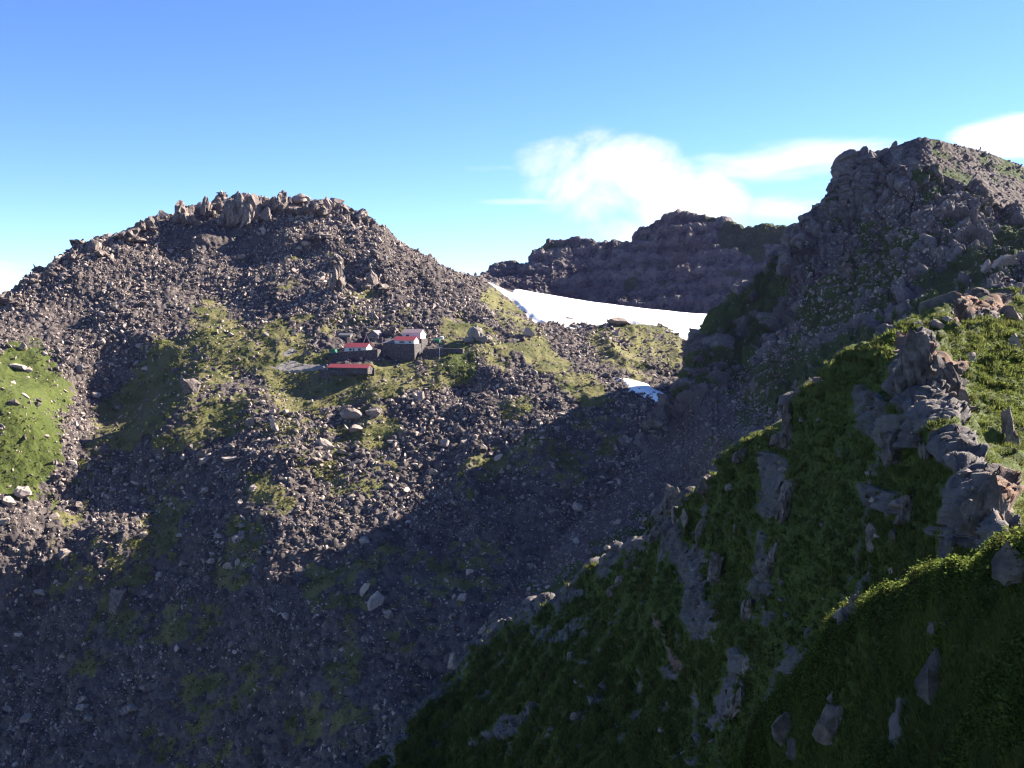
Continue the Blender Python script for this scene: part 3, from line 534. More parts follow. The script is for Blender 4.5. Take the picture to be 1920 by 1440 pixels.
# shapes for single boulders: unit size, base at z = -0.5
def boulder_mesh(seed, tone, mat, sub=4, n=17, rough=.10, lo=.38, hi=.66):
    r = np.random.default_rng(seed); v0, f0 = ICO[sub]; v = cut_rock(v0, r, n, lo, hi); v *= (1 + fbm(v * 1.0 + seed, .5, 3, .6, seed)[:, None] * rough)
    q = v + fbm(v + seed, .6, 2, .5, seed + 3)[:, None] * .2; _, e, tq = cell(q + seed, .55, seed + 5); v *= (1 + (tq - .5) * .16 - (1 - smooth01(e, 0, .12)) * .03)[:, None]
    v = v / np.abs(v).max(0) * .5
    me = mesh_from('boulder', v, f0, False, {'tone': np.full(len(v), tone)}, [mat]); d = me.data; bpy.data.objects.remove(me); return d
M_LIT_PALE_ROCK = rock_mat('lit_pale_rock', (0.136, 0.121, 0.105), (0.223, 0.192, 0.167))  # pale rock, its colour raised to look sunlit on the boulder by the lodge
BM = [boulder_mesh(100 + k, (k % 6) / 9., M_ROCK, 3) for k in range(24)]
def put(name, me, loc, dims, rot, label, cat, group=None):
    o = bpy.data.objects.new(name, me); C.objects.link(o); o.location = loc; o.scale = dims; o.rotation_euler = rot; return tag(o, label, cat, group)
REG = [('grey lava boulder in the sunlit rubble of the dome above the huts', 'boulders on the dome above the huts'),
       ('grey lava boulder on the slope between the huts and the big shadow', 'boulders on the slope below the huts'),
       ('dark lava boulder lying in the shaded rubble of the lower valley slope', 'boulders in the shaded valley'),
       ('lava boulder in the stone stream beside the bright green meadow', 'boulders of the stone stream'),
       ('rock lying on the reddish scree or cliff below the peak', 'rocks on the scree and cliff'),
       ('rock half sunk in the turf of the near ridge', 'rocks in the turf of the near ridge')]
for i in order[:NBIG]:
    x, y = rpx[i], rpy[i]
    if RK[i] == 1: g = 4
    elif RK[i] == 2: g = 5
    elif x < 250 and 560 < y < 1050: g = 3
    elif y < 640: g = 0
    elif y < 800 or (x > 480 and y < 1150 - .45 * (x - 350)): g = 1
    else: g = 2
    s = RS[i]; r = rng
    put('boulder', BM[int(r.integers(24))], RP[i] + np.array([0, 0, .15 * s]), (s * 2.1 * r.uniform(.85, 1.2), s * 1.8 * r.uniform(.8, 1.1), s * 1.4 * r.uniform(.8, 1.1)), tuple(r.uniform(-.35, .35, 2)) + (r.uniform(0, 6.28),), REG[g][0], 'boulder', REG[g][1])
# surveyed boulders: x, base y, width, height (as seen), tilt, tone, name, label
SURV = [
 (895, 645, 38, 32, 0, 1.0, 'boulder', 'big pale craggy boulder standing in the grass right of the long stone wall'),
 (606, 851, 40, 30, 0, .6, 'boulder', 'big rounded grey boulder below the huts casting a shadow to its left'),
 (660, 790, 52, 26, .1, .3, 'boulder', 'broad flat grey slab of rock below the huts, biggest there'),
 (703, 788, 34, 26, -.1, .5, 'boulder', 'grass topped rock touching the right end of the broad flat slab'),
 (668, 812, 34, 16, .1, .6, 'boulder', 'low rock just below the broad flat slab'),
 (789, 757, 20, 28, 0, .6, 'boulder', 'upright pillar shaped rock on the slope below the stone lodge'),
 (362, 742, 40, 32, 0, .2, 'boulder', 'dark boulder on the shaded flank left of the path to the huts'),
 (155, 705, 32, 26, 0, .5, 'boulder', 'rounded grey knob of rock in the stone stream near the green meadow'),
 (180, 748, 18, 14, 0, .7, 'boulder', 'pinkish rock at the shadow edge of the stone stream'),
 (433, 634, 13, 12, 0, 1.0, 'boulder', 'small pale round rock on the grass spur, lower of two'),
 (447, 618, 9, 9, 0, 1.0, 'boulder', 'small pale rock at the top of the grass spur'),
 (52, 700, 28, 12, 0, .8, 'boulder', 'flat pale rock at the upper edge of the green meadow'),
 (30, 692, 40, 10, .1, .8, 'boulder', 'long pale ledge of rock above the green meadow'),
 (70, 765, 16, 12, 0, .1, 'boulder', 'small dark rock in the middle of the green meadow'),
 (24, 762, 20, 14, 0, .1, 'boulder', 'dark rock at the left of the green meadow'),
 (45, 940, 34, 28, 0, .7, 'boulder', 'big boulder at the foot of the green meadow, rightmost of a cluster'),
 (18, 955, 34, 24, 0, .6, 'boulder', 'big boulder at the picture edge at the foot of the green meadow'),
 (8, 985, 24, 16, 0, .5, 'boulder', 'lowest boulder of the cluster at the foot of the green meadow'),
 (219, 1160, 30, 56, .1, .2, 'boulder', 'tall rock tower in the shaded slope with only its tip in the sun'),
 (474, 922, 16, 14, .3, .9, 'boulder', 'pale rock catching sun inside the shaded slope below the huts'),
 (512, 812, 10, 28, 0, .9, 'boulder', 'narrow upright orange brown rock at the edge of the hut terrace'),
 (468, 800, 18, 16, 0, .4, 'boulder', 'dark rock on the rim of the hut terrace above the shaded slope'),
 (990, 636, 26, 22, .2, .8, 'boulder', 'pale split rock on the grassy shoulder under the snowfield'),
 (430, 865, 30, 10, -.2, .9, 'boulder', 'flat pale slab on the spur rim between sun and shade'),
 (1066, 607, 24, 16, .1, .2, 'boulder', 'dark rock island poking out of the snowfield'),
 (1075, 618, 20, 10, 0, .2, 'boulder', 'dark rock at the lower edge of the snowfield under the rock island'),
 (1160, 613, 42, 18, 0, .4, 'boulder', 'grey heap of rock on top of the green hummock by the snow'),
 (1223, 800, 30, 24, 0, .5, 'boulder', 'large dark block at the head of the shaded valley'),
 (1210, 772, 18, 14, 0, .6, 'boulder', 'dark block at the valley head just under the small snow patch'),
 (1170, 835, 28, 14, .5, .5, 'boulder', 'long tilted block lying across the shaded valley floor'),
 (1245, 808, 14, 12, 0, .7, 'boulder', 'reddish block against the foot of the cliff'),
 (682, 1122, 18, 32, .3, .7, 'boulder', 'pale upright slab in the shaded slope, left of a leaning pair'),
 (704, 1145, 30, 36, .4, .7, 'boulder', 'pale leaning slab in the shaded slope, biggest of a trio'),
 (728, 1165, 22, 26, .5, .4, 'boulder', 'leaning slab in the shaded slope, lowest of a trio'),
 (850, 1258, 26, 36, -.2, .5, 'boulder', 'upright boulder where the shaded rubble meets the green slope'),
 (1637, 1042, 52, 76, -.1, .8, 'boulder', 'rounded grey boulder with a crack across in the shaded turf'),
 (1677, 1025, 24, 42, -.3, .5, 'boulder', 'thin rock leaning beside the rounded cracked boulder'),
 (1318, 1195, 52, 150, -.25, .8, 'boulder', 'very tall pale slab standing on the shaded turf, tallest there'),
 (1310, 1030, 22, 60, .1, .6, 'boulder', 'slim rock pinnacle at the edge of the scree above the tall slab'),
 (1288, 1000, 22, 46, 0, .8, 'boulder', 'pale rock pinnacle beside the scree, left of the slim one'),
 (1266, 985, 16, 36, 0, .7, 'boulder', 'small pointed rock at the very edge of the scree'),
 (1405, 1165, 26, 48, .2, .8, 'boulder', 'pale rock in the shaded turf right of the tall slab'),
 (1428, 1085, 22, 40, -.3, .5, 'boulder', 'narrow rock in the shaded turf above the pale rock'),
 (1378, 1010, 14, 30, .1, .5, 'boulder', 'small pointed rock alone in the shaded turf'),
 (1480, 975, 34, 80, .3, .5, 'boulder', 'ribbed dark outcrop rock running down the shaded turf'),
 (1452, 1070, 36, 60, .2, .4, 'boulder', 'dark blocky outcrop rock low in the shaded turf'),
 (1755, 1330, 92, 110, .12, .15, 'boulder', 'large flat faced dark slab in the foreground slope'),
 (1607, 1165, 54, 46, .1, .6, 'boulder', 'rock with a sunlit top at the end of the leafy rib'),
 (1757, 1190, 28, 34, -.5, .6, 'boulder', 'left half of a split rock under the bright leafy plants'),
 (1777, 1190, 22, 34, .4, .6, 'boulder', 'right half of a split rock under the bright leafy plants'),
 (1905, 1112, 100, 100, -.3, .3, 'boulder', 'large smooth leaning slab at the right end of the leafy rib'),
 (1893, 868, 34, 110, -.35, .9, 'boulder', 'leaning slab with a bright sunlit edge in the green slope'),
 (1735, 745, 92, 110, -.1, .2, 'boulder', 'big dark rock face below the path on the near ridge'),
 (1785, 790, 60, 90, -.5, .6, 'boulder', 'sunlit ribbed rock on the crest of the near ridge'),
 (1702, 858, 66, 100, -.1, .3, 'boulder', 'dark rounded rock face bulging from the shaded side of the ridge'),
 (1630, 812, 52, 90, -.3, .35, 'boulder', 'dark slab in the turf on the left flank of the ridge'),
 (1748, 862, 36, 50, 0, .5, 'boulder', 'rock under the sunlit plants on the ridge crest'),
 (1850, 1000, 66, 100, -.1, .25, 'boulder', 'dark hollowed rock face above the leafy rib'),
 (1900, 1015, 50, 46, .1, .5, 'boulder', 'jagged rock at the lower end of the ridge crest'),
 (1800, 1045, 26, 60, .1, .6, 'boulder', 'slim pale rock standing behind the leafy rib'),
 (1705, 985, 40, 60, -.4, .4, 'boulder', 'dark rock jutting from the turf right of the cracked boulder'),
 (1556, 1402, 66, 84, .1, .6, 'boulder', 'smooth grey boulder low in the foreground slope'),
 (1562, 1328, 26, 34, .3, .6, 'boulder', 'small rock just above the smooth grey boulder'),
 (1472, 1400, 60, 70, .1, .3, 'boulder', 'dark boulder left of the smooth grey one'),
 (1385, 1345, 36, 70, .3, .6, 'boulder', 'pale block at the left edge of the foreground slope'),
 (1402, 1275, 22, 50, .1, .7, 'boulder', 'narrow pale rock above the pale block'),
 (1160, 1100, 22, 22, .3, .6, 'boulder', 'grey rock at the top of the green slope by the scree'),
 (1068, 1245, 16, 24, -.1, .6, 'boulder', 'grey rock in the middle of the green slope'),
 (1125, 1228, 14, 14, 0, .8, 'boulder', 'pale rock in the green slope right of the grey one'),
 (1148, 1122, 22, 30, .4, .5, 'boulder', 'split grey rock high in the green slope'),
 (1085, 1360, 32, 30, .2, .2, 'boulder', 'dark rock low in the green slope'),
 (1500, 768, 30, 26, .3, .5, 'boulder', 'rock on the far end of the near ridge crest, left of the next'),
 (1535, 722, 22, 16, .1, .6, 'boulder', 'rock on the near ridge crest where it dips'),
 (1757, 622, 30, 24, .1, .4, 'boulder', 'grey rock beside the path where it reaches the ridge'),
 (1903, 660, 22, 36, -.4, .9, 'boulder', 'pale sunlit slab in the green slope right of the path'),
 (1846, 520, 22, 34, .3, .6, 'boulder', 'grey upright rock above the end of the green ridge'),
 (1890, 505, 50, 30, .1, .8, 'boulder', 'pale sunlit rocks heap at the foot of the peak'),
 (1262, 968, 40, 52, .1, .3, 'boulder', 'dark broken outcrop at the corner where turf, scree and cliff meet'),
 (1235, 1015, 34, 30, .2, .35, 'boulder', 'low broken outcrop on the turf edge just below the corner outcrop'),
 (1325, 925, 44, 40, .2, .3, 'boulder', 'blocky outcrop on the turf edge above the pinnacles'),
 (1395, 868, 36, 30, .1, .3, 'boulder', 'small blocky outcrop high on the turf edge facing the scree'),
 (1480, 835, 46, 70, .1, .25, 'boulder', 'dark outcrop hanging under the far end of the ridge crest'),
 (1340, 1110, 40, 80, .2, .25, 'boulder', 'dark broken rock behind the very tall pale slab'),
 (1678, 283, 12, 18, .5, .2, 'boulder', 'leaning rock spike on the skyline of the peak'),
]
SMOOTH_ROCKS = [k for k, q in enumerate(SURV) if 'smooth' in q[7] or 'flat faced' in q[7] or 'rounded grey' in q[7] or 'very tall' in q[7]]
def survey_rock(k, x, yb, w, h, tilt, tone, name, label, cat='boulder', P0=None, sub=4, deep=.8, lo=.4):
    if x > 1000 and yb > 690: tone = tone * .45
    P, N = at(x, yb - h * .25) if P0 is None else (P0, None)
    sc = P[1] / F; W_, H_ = w * sc, h * sc
    if (x > 1200 and yb > 690 and w >= 26 and k not in SMOOTH_ROCKS) or k == 0:
        v, f = cluster(500 + k, 16 if w > 45 else 10, tilt, .9, (.3, .55), 3); mo = mesh_from('boulder', v, f, False, {'tone': np.full(len(v), tone)}, [M_LIT_PALE_ROCK if k == 0 else M_ROCK]); me = mo.data; bpy.data.objects.remove(mo)
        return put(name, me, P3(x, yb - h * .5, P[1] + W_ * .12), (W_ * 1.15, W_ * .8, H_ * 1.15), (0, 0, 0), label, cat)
    me = boulder_mesh(500 + k, tone, M_LIT_PALE_ROCK if tone >= 1 else M_ROCK, sub, 15 + k % 4, .07, lo, lo + .26)
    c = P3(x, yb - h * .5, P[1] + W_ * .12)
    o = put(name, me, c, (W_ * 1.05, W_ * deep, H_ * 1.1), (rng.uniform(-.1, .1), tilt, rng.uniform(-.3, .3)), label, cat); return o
def cluster(seed, blocks, t, prof=1.5, bwr=(.2, .42), sub=3):
    r = np.random.default_rng(seed); v0, f0 = ICO[sub]; vv, ff = [], []
    for b in range(blocks):
        v = cut_rock(v0 * r.uniform(.9, 1.1, (len(v0), 1)), r, 20, .34, .62); v /= np.abs(v).max(0)
        bw = r.uniform(*bwr) if b else bwr[1]; bh = 1.0; cxx = r.uniform(-.45, .45) if b else r.uniform(-.12, .12)
        if b: bh = (1 - prof * abs(cxx)) * r.uniform(.5, 1.0)
        v = v * np.array([bw * .62, bw * .7, bh * .55]); ang = t + r.uniform(-.15, .15); ca, sa = math.cos(ang), math.sin(ang)
        v = np.stack([v[:, 0] * ca + v[:, 2] * sa, v[:, 1], -v[:, 0] * sa + v[:, 2] * ca], -1) + np.array([cxx, r.uniform(-.25, .25), bh * .5 - .5])
        q_ = v + fbm(v + seed, .3, 2, .5, seed)[:, None] * .05; _, e_, t_ = cell(q_ * np.array([1, 1, .55]) + seed, .14, seed + 7); c_ = np.array([cxx, 0, bh * .5 - .5]); v = c_ + (v - c_) * (1 + (t_ - .5) * .34 - (1 - smooth01(e_, 0, .15)) * .08 + fbm(v + seed, .1, 3, .6, 300 + seed) * .06)[:, None]; vv.append(v); ff.append(f0 + b * len(v0))
    return np.concatenate(vv), np.concatenate(ff)
for k, s in enumerate(SURV): survey_rock(k, *s)
log('boulders')
CRAGS = [(436, 424, 44, 72, .08, .5, 'left rib of the fluted summit crag'), (459, 424, 42, 72, -.05, .6, 'middle rib of the fluted summit crag'), (481, 416, 44, 58, -.15, .5, 'right rib of the fluted summit crag'), (412, 402, 36, 44, .1, .5, 'blocky crag left of the fluted summit crag'),
 (387, 402, 24, 40, .1, .5, 'small squarish crag two left of the fluted summit crag'), (346, 420, 40, 50, .15, .5, 'pointed crag on the left shoulder of the summit'), (310, 425, 46, 34, .05, .4, 'wide low crag left of the pointed one on the dome crest'), (276, 432, 36, 34, .1, .3, 'crag with a flat top on the left crest of the dome'),
 (240, 452, 46, 32, .2, .3, 'long low crag on the left crest of the dome'), (176, 478, 34, 34, .05, .4, 'rounded crag standing alone far down the left crest'), (140, 488, 30, 26, .1, .3, 'dark crag next below the rounded one on the left crest'), (104, 504, 26, 22, .1, .3, 'small dark crag on the lower left crest'), (62, 528, 30, 24, .1, .5, 'pale crag on the lower left crest'), (18, 570, 36, 34, .2, .4, 'lowest crag at the left end of the dome crest'),
 (503, 392, 34, 26, 0, .6, 'low crag just right of the fluted summit crag'), (527, 396, 40, 44, 0, .4, 'crag with a square tower right of the summit'), (585, 402, 46, 42, .05, .3, 'broad dark jagged crag on the right of the summit'), (612, 402, 30, 40, -.1, .4, 'pointed crag leaning on the broad dark one'), (655, 412, 40, 36, .05, .3, 'dark knobby crag near the right end of the crest'), (682, 418, 22, 34, 0, .3, 'square block crag at the right end of the crest'),
 (378, 474, 44, 34, .1, .5, 'bare light grey outcrop on the dome below the summit'), (632, 545, 24, 64, .1, .6, 'tall thin pinnacle on the dome face above the huts'), (700, 545, 40, 44, -.1, .5, 'dark rock rib on the dome face right of the pinnacle'), (783, 472, 10, 12, 0, .4, 'tiny rock tooth on the right skyline of the dome'), (735, 625, 26, 18, .1, .4, 'low rock wall on the dome just above the lodge'), (600, 448, 40, 22, .2, .6, 'sunlit rock ledge under the summit on the right')]
for k, (x, yb, w, h, t, tone, lab) in enumerate(CRAGS):
    p0 = at(x, yb - 2)[0]
    tone *= .55; v, f = cluster(900 + k, 11 if w > 14 else 2, t); ob = mesh_from('crag', v, f, False, {'tone': np.full(len(v), tone)}, [M_ROCK])
    sc = p0[1] / F; ob.location = P3(x, yb + (4 if k > 19 else 5) - h * .5, p0[1] + w * sc * .1); ob.scale = (w * sc * 1.35, w * sc * 1.35, h * sc * (.9 if k < 20 else .85)); tag(ob, lab, 'crag')
log('crags')
# ------------------------------------------------------------------ snow
def inpoly(x, y, poly):
    r = np.zeros(x.shape, bool); a = np.array(poly, float); dmin = np.full(x.shape, 1e9)
    for (x0, y0), (x1, y1) in zip(a, np.roll(a, -1, 0)):
        c = ((y0 > y) != (y1 > y)) & (x < (x1 - x0) * (y - y0) / (y1 - y0 + 1e-12) + x0); r ^= c
        dx, dy = x1 - x0, y1 - y0; t = np.clip(((x - x0) * dx + (y - y0) * dy) / (dx * dx + dy * dy), 0, 1); dmin = np.minimum(dmin, np.hypot(x - x0 - t * dx, y - y0 - t * dy))
    return np.where(r, dmin, -dmin)
def snow(poly, r0, r1, label, thick=1.3, nx=260, ny=160):
    a = np.array([hit_ground(x, y, r0, r1) for x, y in poly])[:, :2]
    x = np.linspace(a[:, 0].min() - 4, a[:, 0].max() + 4, nx); y = np.linspace(a[:, 1].min() - 4, a[:, 1].max() + 4, ny); X, Y = np.meshgrid(x, y)
    s = inpoly(X, Y, a); pp = np.stack([X, Y, 0 * X], -1).reshape(-1, 3); s = s + fbm(pp, 10, 4, .6, 90).reshape(X.shape) * 2.0
    Z = ground_z(X, Y) + smooth01(s, -3, 3.5) * (thick + 1.2) - 1.2 + fbm(pp, 3, 3, .5, 92).reshape(X.shape) * .12 + fbm(pp, 25, 2, .5, 94).reshape(X.shape) * .5
    f = grid_faces(ny, nx); keep = (s.ravel()[f] > -3.2).any(1); f = f[keep]; used = np.unique(f); mp = np.zeros(nx * ny, int); mp[used] = np.arange(len(used))
    o = mesh_from('snow_patch', np.stack([X, Y, Z], -1).reshape(-1, 3)[used], mp[f], True, {}, [M_SNOW]); tag(o, label, 'snow patch')
snow([(905, 530), (967, 545), (1000, 552), (1080, 564), (1160, 577), (1240, 587), (1360, 594), (1375, 612), (1345, 645), (1325, 668), (1290, 650), (1250, 630), (1215, 613), (1180, 606), (1145, 618), (1100, 620), (1062, 622), (1020, 608), (985, 585), (945, 550)], 575, 800, 'broad white snowfield between the dome and the far cliff', 2.2)
snow([(1150, 708), (1182, 713), (1215, 722), (1245, 738), (1268, 756), (1240, 757), (1205, 745), (1175, 730)], 450, 530, 'small snow patch at the head of the shaded valley', 1.3, 140, 90)
snow([(832, 500), (846, 504), (858, 516), (850, 521), (838, 510)], 600, 700, 'tiny snow patch on the skyline right of the dome', 1.6, 60, 40)
log('snow')
# ------------------------------------------------------------------ turf: blades and leafy plants
def leaf_mat(name, lo, hi, trans=.45):
    m = bpy.data.materials.new(name); m.use_nodes = True; t = NT(m.node_tree); t.n.clear()
    out = t.node('ShaderNodeOutputMaterial'); tn = t.node('ShaderNodeAttribute', attribute_name='tone').outputs['Fac']
    c = t.mix(tn, c4(*lo), c4(*hi)); pn = t.noise(t.node('ShaderNodeNewGeometry').outputs['Position'], .35, 5, .65); c = t.mix(t.math('MULTIPLY', t.ramp(pn, .5, .68), .6), c, c4(.06, .052, .024)); a = t.node('ShaderNodeBsdfDiffuse'); b = t.node('ShaderNodeBsdfTranslucent'); mx = t.node('ShaderNodeMixShader')
    t.l.new(c, a.inputs[0]); t.l.new(c, b.inputs[0]); mx.inputs[0].default_value = trans
    t.l.new(a.outputs[0], mx.inputs[1]); t.l.new(b.outputs[0], mx.inputs[2]); t.l.new(mx.outputs[0], out.inputs[0]); return m
M_BLADE = leaf_mat('grass_blades', (.026, .035, .013), (.165, .188, .050), .52); M_LEAF = leaf_mat('plant_leaves', (.03, .047, .011), (.13, .16, .038), .55)
M_SHRUB = leaf_mat('dwarf_shrub_leaves', (.035, .042, .011), (.125, .13, .034), .4)
def grid_samples(V, G, n, thr, nb=0, seed=1):
    r = np.random.default_rng(seed); R, N = V.shape[:2]; i = r.integers(nb, R - 1, n); j = r.integers(0, N - 1, n); k = (G[i, j] > thr); i, j = i[k], j[k]
    P = V[i, j] + (V[i + 1, j] - V[i, j]) * r.random((len(i), 1)) + (V[i, j + 1] - V[i, j]) * r.random((len(i), 1))
    v = visible(P, 1.2); return P[v]
def blades(P, per, h0, w0, kh, seed):
    r = np.random.default_rng(seed); n = len(P); d = np.linalg.norm(P, axis=1); h = np.maximum(h0, kh * d)[:, None] * r.uniform(.6, 1.5, (n, per)); hue = fbm(P, 3.5, 3, .6, seed)[:, None] * .45
    a = r.uniform(0, 2 * math.pi, (n, per)); ln = r.uniform(.25, .9, (n, per)); base = P[:, None] + np.stack([np.cos(a), np.sin(a), 0 * a], -1) * (h * .5)[..., None] * r.random((n, per, 1)); base[..., 2] -= h * .12
    tip = base + np.stack([np.cos(a) * ln * h, np.sin(a) * ln * h, h], -1); b = a + math.pi / 2 + r.uniform(-.5, .5, a.shape); w = np.maximum(w0, d[:, None] * .00034) * r.uniform(.7, 1.4, (n, per))
    s = np.stack([np.cos(b) * w, np.sin(b) * w, 0 * w], -1); v = np.stack([base - s, base + s, tip], 2).reshape(-1, 3)
    tn = np.clip(r.uniform(0, 1, (n, per)) * .6 + .2 + hue, 0, 1); return v, np.arange(len(v)).reshape(-1, 3), np.repeat(tn.ravel(), 3)
PN = grid_samples(VN, GN, 210000, .5, NBK, 3); PS = grid_samples(VS, GS, 34000, .4, 0, 4); log('tufts', len(PN), len(PS))
_c = PN[rng.choice(len(PN), 5200, replace=False)]; _d = np.linalg.norm(_c, axis=1)[:, None, None]; PT = (_c[:, None] + rng.normal(size=(len(_c), 14, 3)) * np.maximum(.16, _d * .0026) * np.array([1, 1, .25])).reshape(-1, 3)
va, fa, ta = blades(PN, 6, .14, .010, .0015, 5); vb, fb, tb_ = blades(PS, 7, .13, .008, .0024, 6)
vc, fc, tc_ = blades(PT, 4, .26, .012, .0030, 15)
o = mesh_from('grass', np.concatenate([va, vb, vc]), np.concatenate([fa, fb + len(va), fc + len(va) + len(vb)]), False, {'tone': np.concatenate([ta, tb_, tc_])}, [M_BLADE])
tag(o, 'short alpine grass covering the near ridge and the foreground slope', 'grass', kind='stuff')
# leafy plants along the foreground rib and over the lit right slope
def leaves(P, per, size, spread, seed):
    r = np.random.default_rng(seed); n = len(P); d = np.linalg.norm(P, axis=1); sz = np.maximum(size, d * .0011)[:, None] * r.uniform(.7, 1.3, (n, per)); sp = np.maximum(spread, d * .003)[:, None, None]
    c = P[:, None] + r.normal(size=(n, per, 3)) * sp * np.array([.5, .5, .35]); c[..., 2] += sp[..., 0] * .55
    a = r.normal(size=(n, per, 3)); a[..., 2] *= .5; a /= np.linalg.norm(a, axis=-1, keepdims=True); b = np.cross(a, r.normal(size=(n, per, 3)) + np.array([0, 0, 1.2])); b /= np.linalg.norm(b, axis=-1, keepdims=True) + 1e-6
    a = a * sz[..., None]; b = b * (sz * .55)[..., None]; v = np.stack([c - a, c + b, c + a, c - b], 2).reshape(-1, 3)
    return v, np.arange(len(v)).reshape(-1, 4), np.repeat(np.clip(r.uniform(0, 1, (n, per)), 0, 1).ravel(), 4)
spx, spy = proj(PS); top = np.interp(spx, *np.array(S_TOP).T); edge = (spy - top < 70) & (rng.random(len(PS)) < .55 * np.clip(1.15 - (spy - top) / 80, 0, 1)) | (fbm(PS, 2.2, 3, .6, 71) > .12) & (rng.random(len(PS)) < .3); npx, npy = proj(PN)
bl = capsules(npx, npy, [(1830, 700, 1910, 760, 60, 1), (1780, 800, 1850, 880, 30, 1), (1900, 900, 1920, 940, 30, .8), (1740, 800, 1790, 840, 30, .9), (1880, 620, 1920, 660, 40, .7), (1660, 640, 1700, 650, 20, .6)]); pb = (bl + fbm(PN, 3, 3, .6, 70) * .5 > .45) & (rng.random(len(PN)) < .35)
PG = grid_samples(VG, GG, 60000, .45, 0, 12); _gx = proj(PG)[0]; PG = PG[(PG[:, 1] < 640) & ((_gx > 150) | (rng.random(len(PG)) < .25))]; v4, f4, t4 = leaves(PG, 5, .19, .36, 13)
o = mesh_from('dwarf_shrubs', v4, f4, False, {'tone': t4}, [M_SHRUB]); tag(o, 'low dwarf shrubs and grass clumps round the huts and on the left meadow', 'shrubs', kind='stuff'); log('shrubs', len(PG))
v1, f1, t1 = leaves(PS[edge], 14, .045, .2, 8); v2, f2, t2 = leaves(PN[pb], 9, .05, .22, 9)
o = mesh_from('leafy_ground_plants', np.concatenate([v1, v2]), np.concatenate([f1, f2 + len(v1)]), False, {'tone': np.concatenate([t1, t2])}, [M_LEAF])
tag(o, 'low leafy alpine plants along the foreground rib and the sunny side of the ridge', 'plants', kind='stuff'); log('turf', len(fa) + len(fb), len(f1), len(f2))
# ------------------------------------------------------------------ mountain huts
M_RED = plain('red_roof_sheet', (0.26, 0.0465, 0.0527), .55, .4, .1); M_PALE = plain('faded_roof_sheet', (0.26, 0.186, 0.192), .6, .35, .1); M_GREY = plain('grey_roof_sheet', (0.105, 0.102, 0.118), .6, .35, .15)
M_WHITE = plain('white_board', (0.446, 0.446, 0.459), .75, .2, .05); M_WOOD = plain('weathered_wood', (0.124, 0.115, 0.112), .85, .2, .2); M_DARK = plain('dark_opening', (0.0124, 0.0124, 0.0155), .5, .4, .1)
M_GREEN = plain('green_tarpaulin', (0.016, 0.112, 0.068), .6, .3, .15); M_TANK = plain('white_tank', (0.48, 0.48, 0.488), .5, .3, .05); M_BLUE = plain('blue_plastic', (0.048, 0.096, 0.264), .5, .4, .2); M_PATH = plain('trodden_gravel', (0.176, 0.16, 0.152), .95, .1, .25)
def stone_mat():
    m = bpy.data.materials.new('stacked_stone'); m.use_nodes = True; t = NT(m.node_tree); t.n.clear(); out = t.node('ShaderNodeOutputMaterial'); b = t.node('ShaderNodeBsdfPrincipled')
    v = t.node('ShaderNodeTexVoronoi'); pos = t.node('ShaderNodeTexCoord').outputs['Object']; t.l.new(pos, v.inputs['Vector']); v.inputs['Scale'].default_value = 1.7
    v2 = t.node('ShaderNodeTexVoronoi', feature='DISTANCE_TO_EDGE'); t.l.new(pos, v2.inputs['Vector']); v2.inputs['Scale'].default_value = 1.7
    sp = t.node('ShaderNodeSeparateColor'); t.l.new(v.outputs['Color'], sp.inputs[0]); c = t.mix(sp.outputs[0], c4(.05, .044, .045), c4(.13, .112, .105)); c = t.mix(t.ramp(v2.outputs[0], 0, .1), c4(.03, .027, .028), c)
    t.l.new(c, b.inputs['Base Color']); b.inputs['Roughness'].default_value = .95; bp = t.node('ShaderNodeBump'); bp.inputs['Distance'].default_value = .2; t.l.new(t.ramp(v2.outputs[0], 0, .2), bp.inputs['Height']); t.l.new(bp.outputs[0], b.inputs['Normal']); t.l.new(b.outputs[0], out.inputs[0]); return m
M_STONE = stone_mat()
def empty(name, loc, rz, label, cat, group=None):
    o = bpy.data.objects.new(name, None); C.objects.link(o); o.location = loc; o.rotation_euler = (0, 0, rz); return tag(o, label, cat, group)
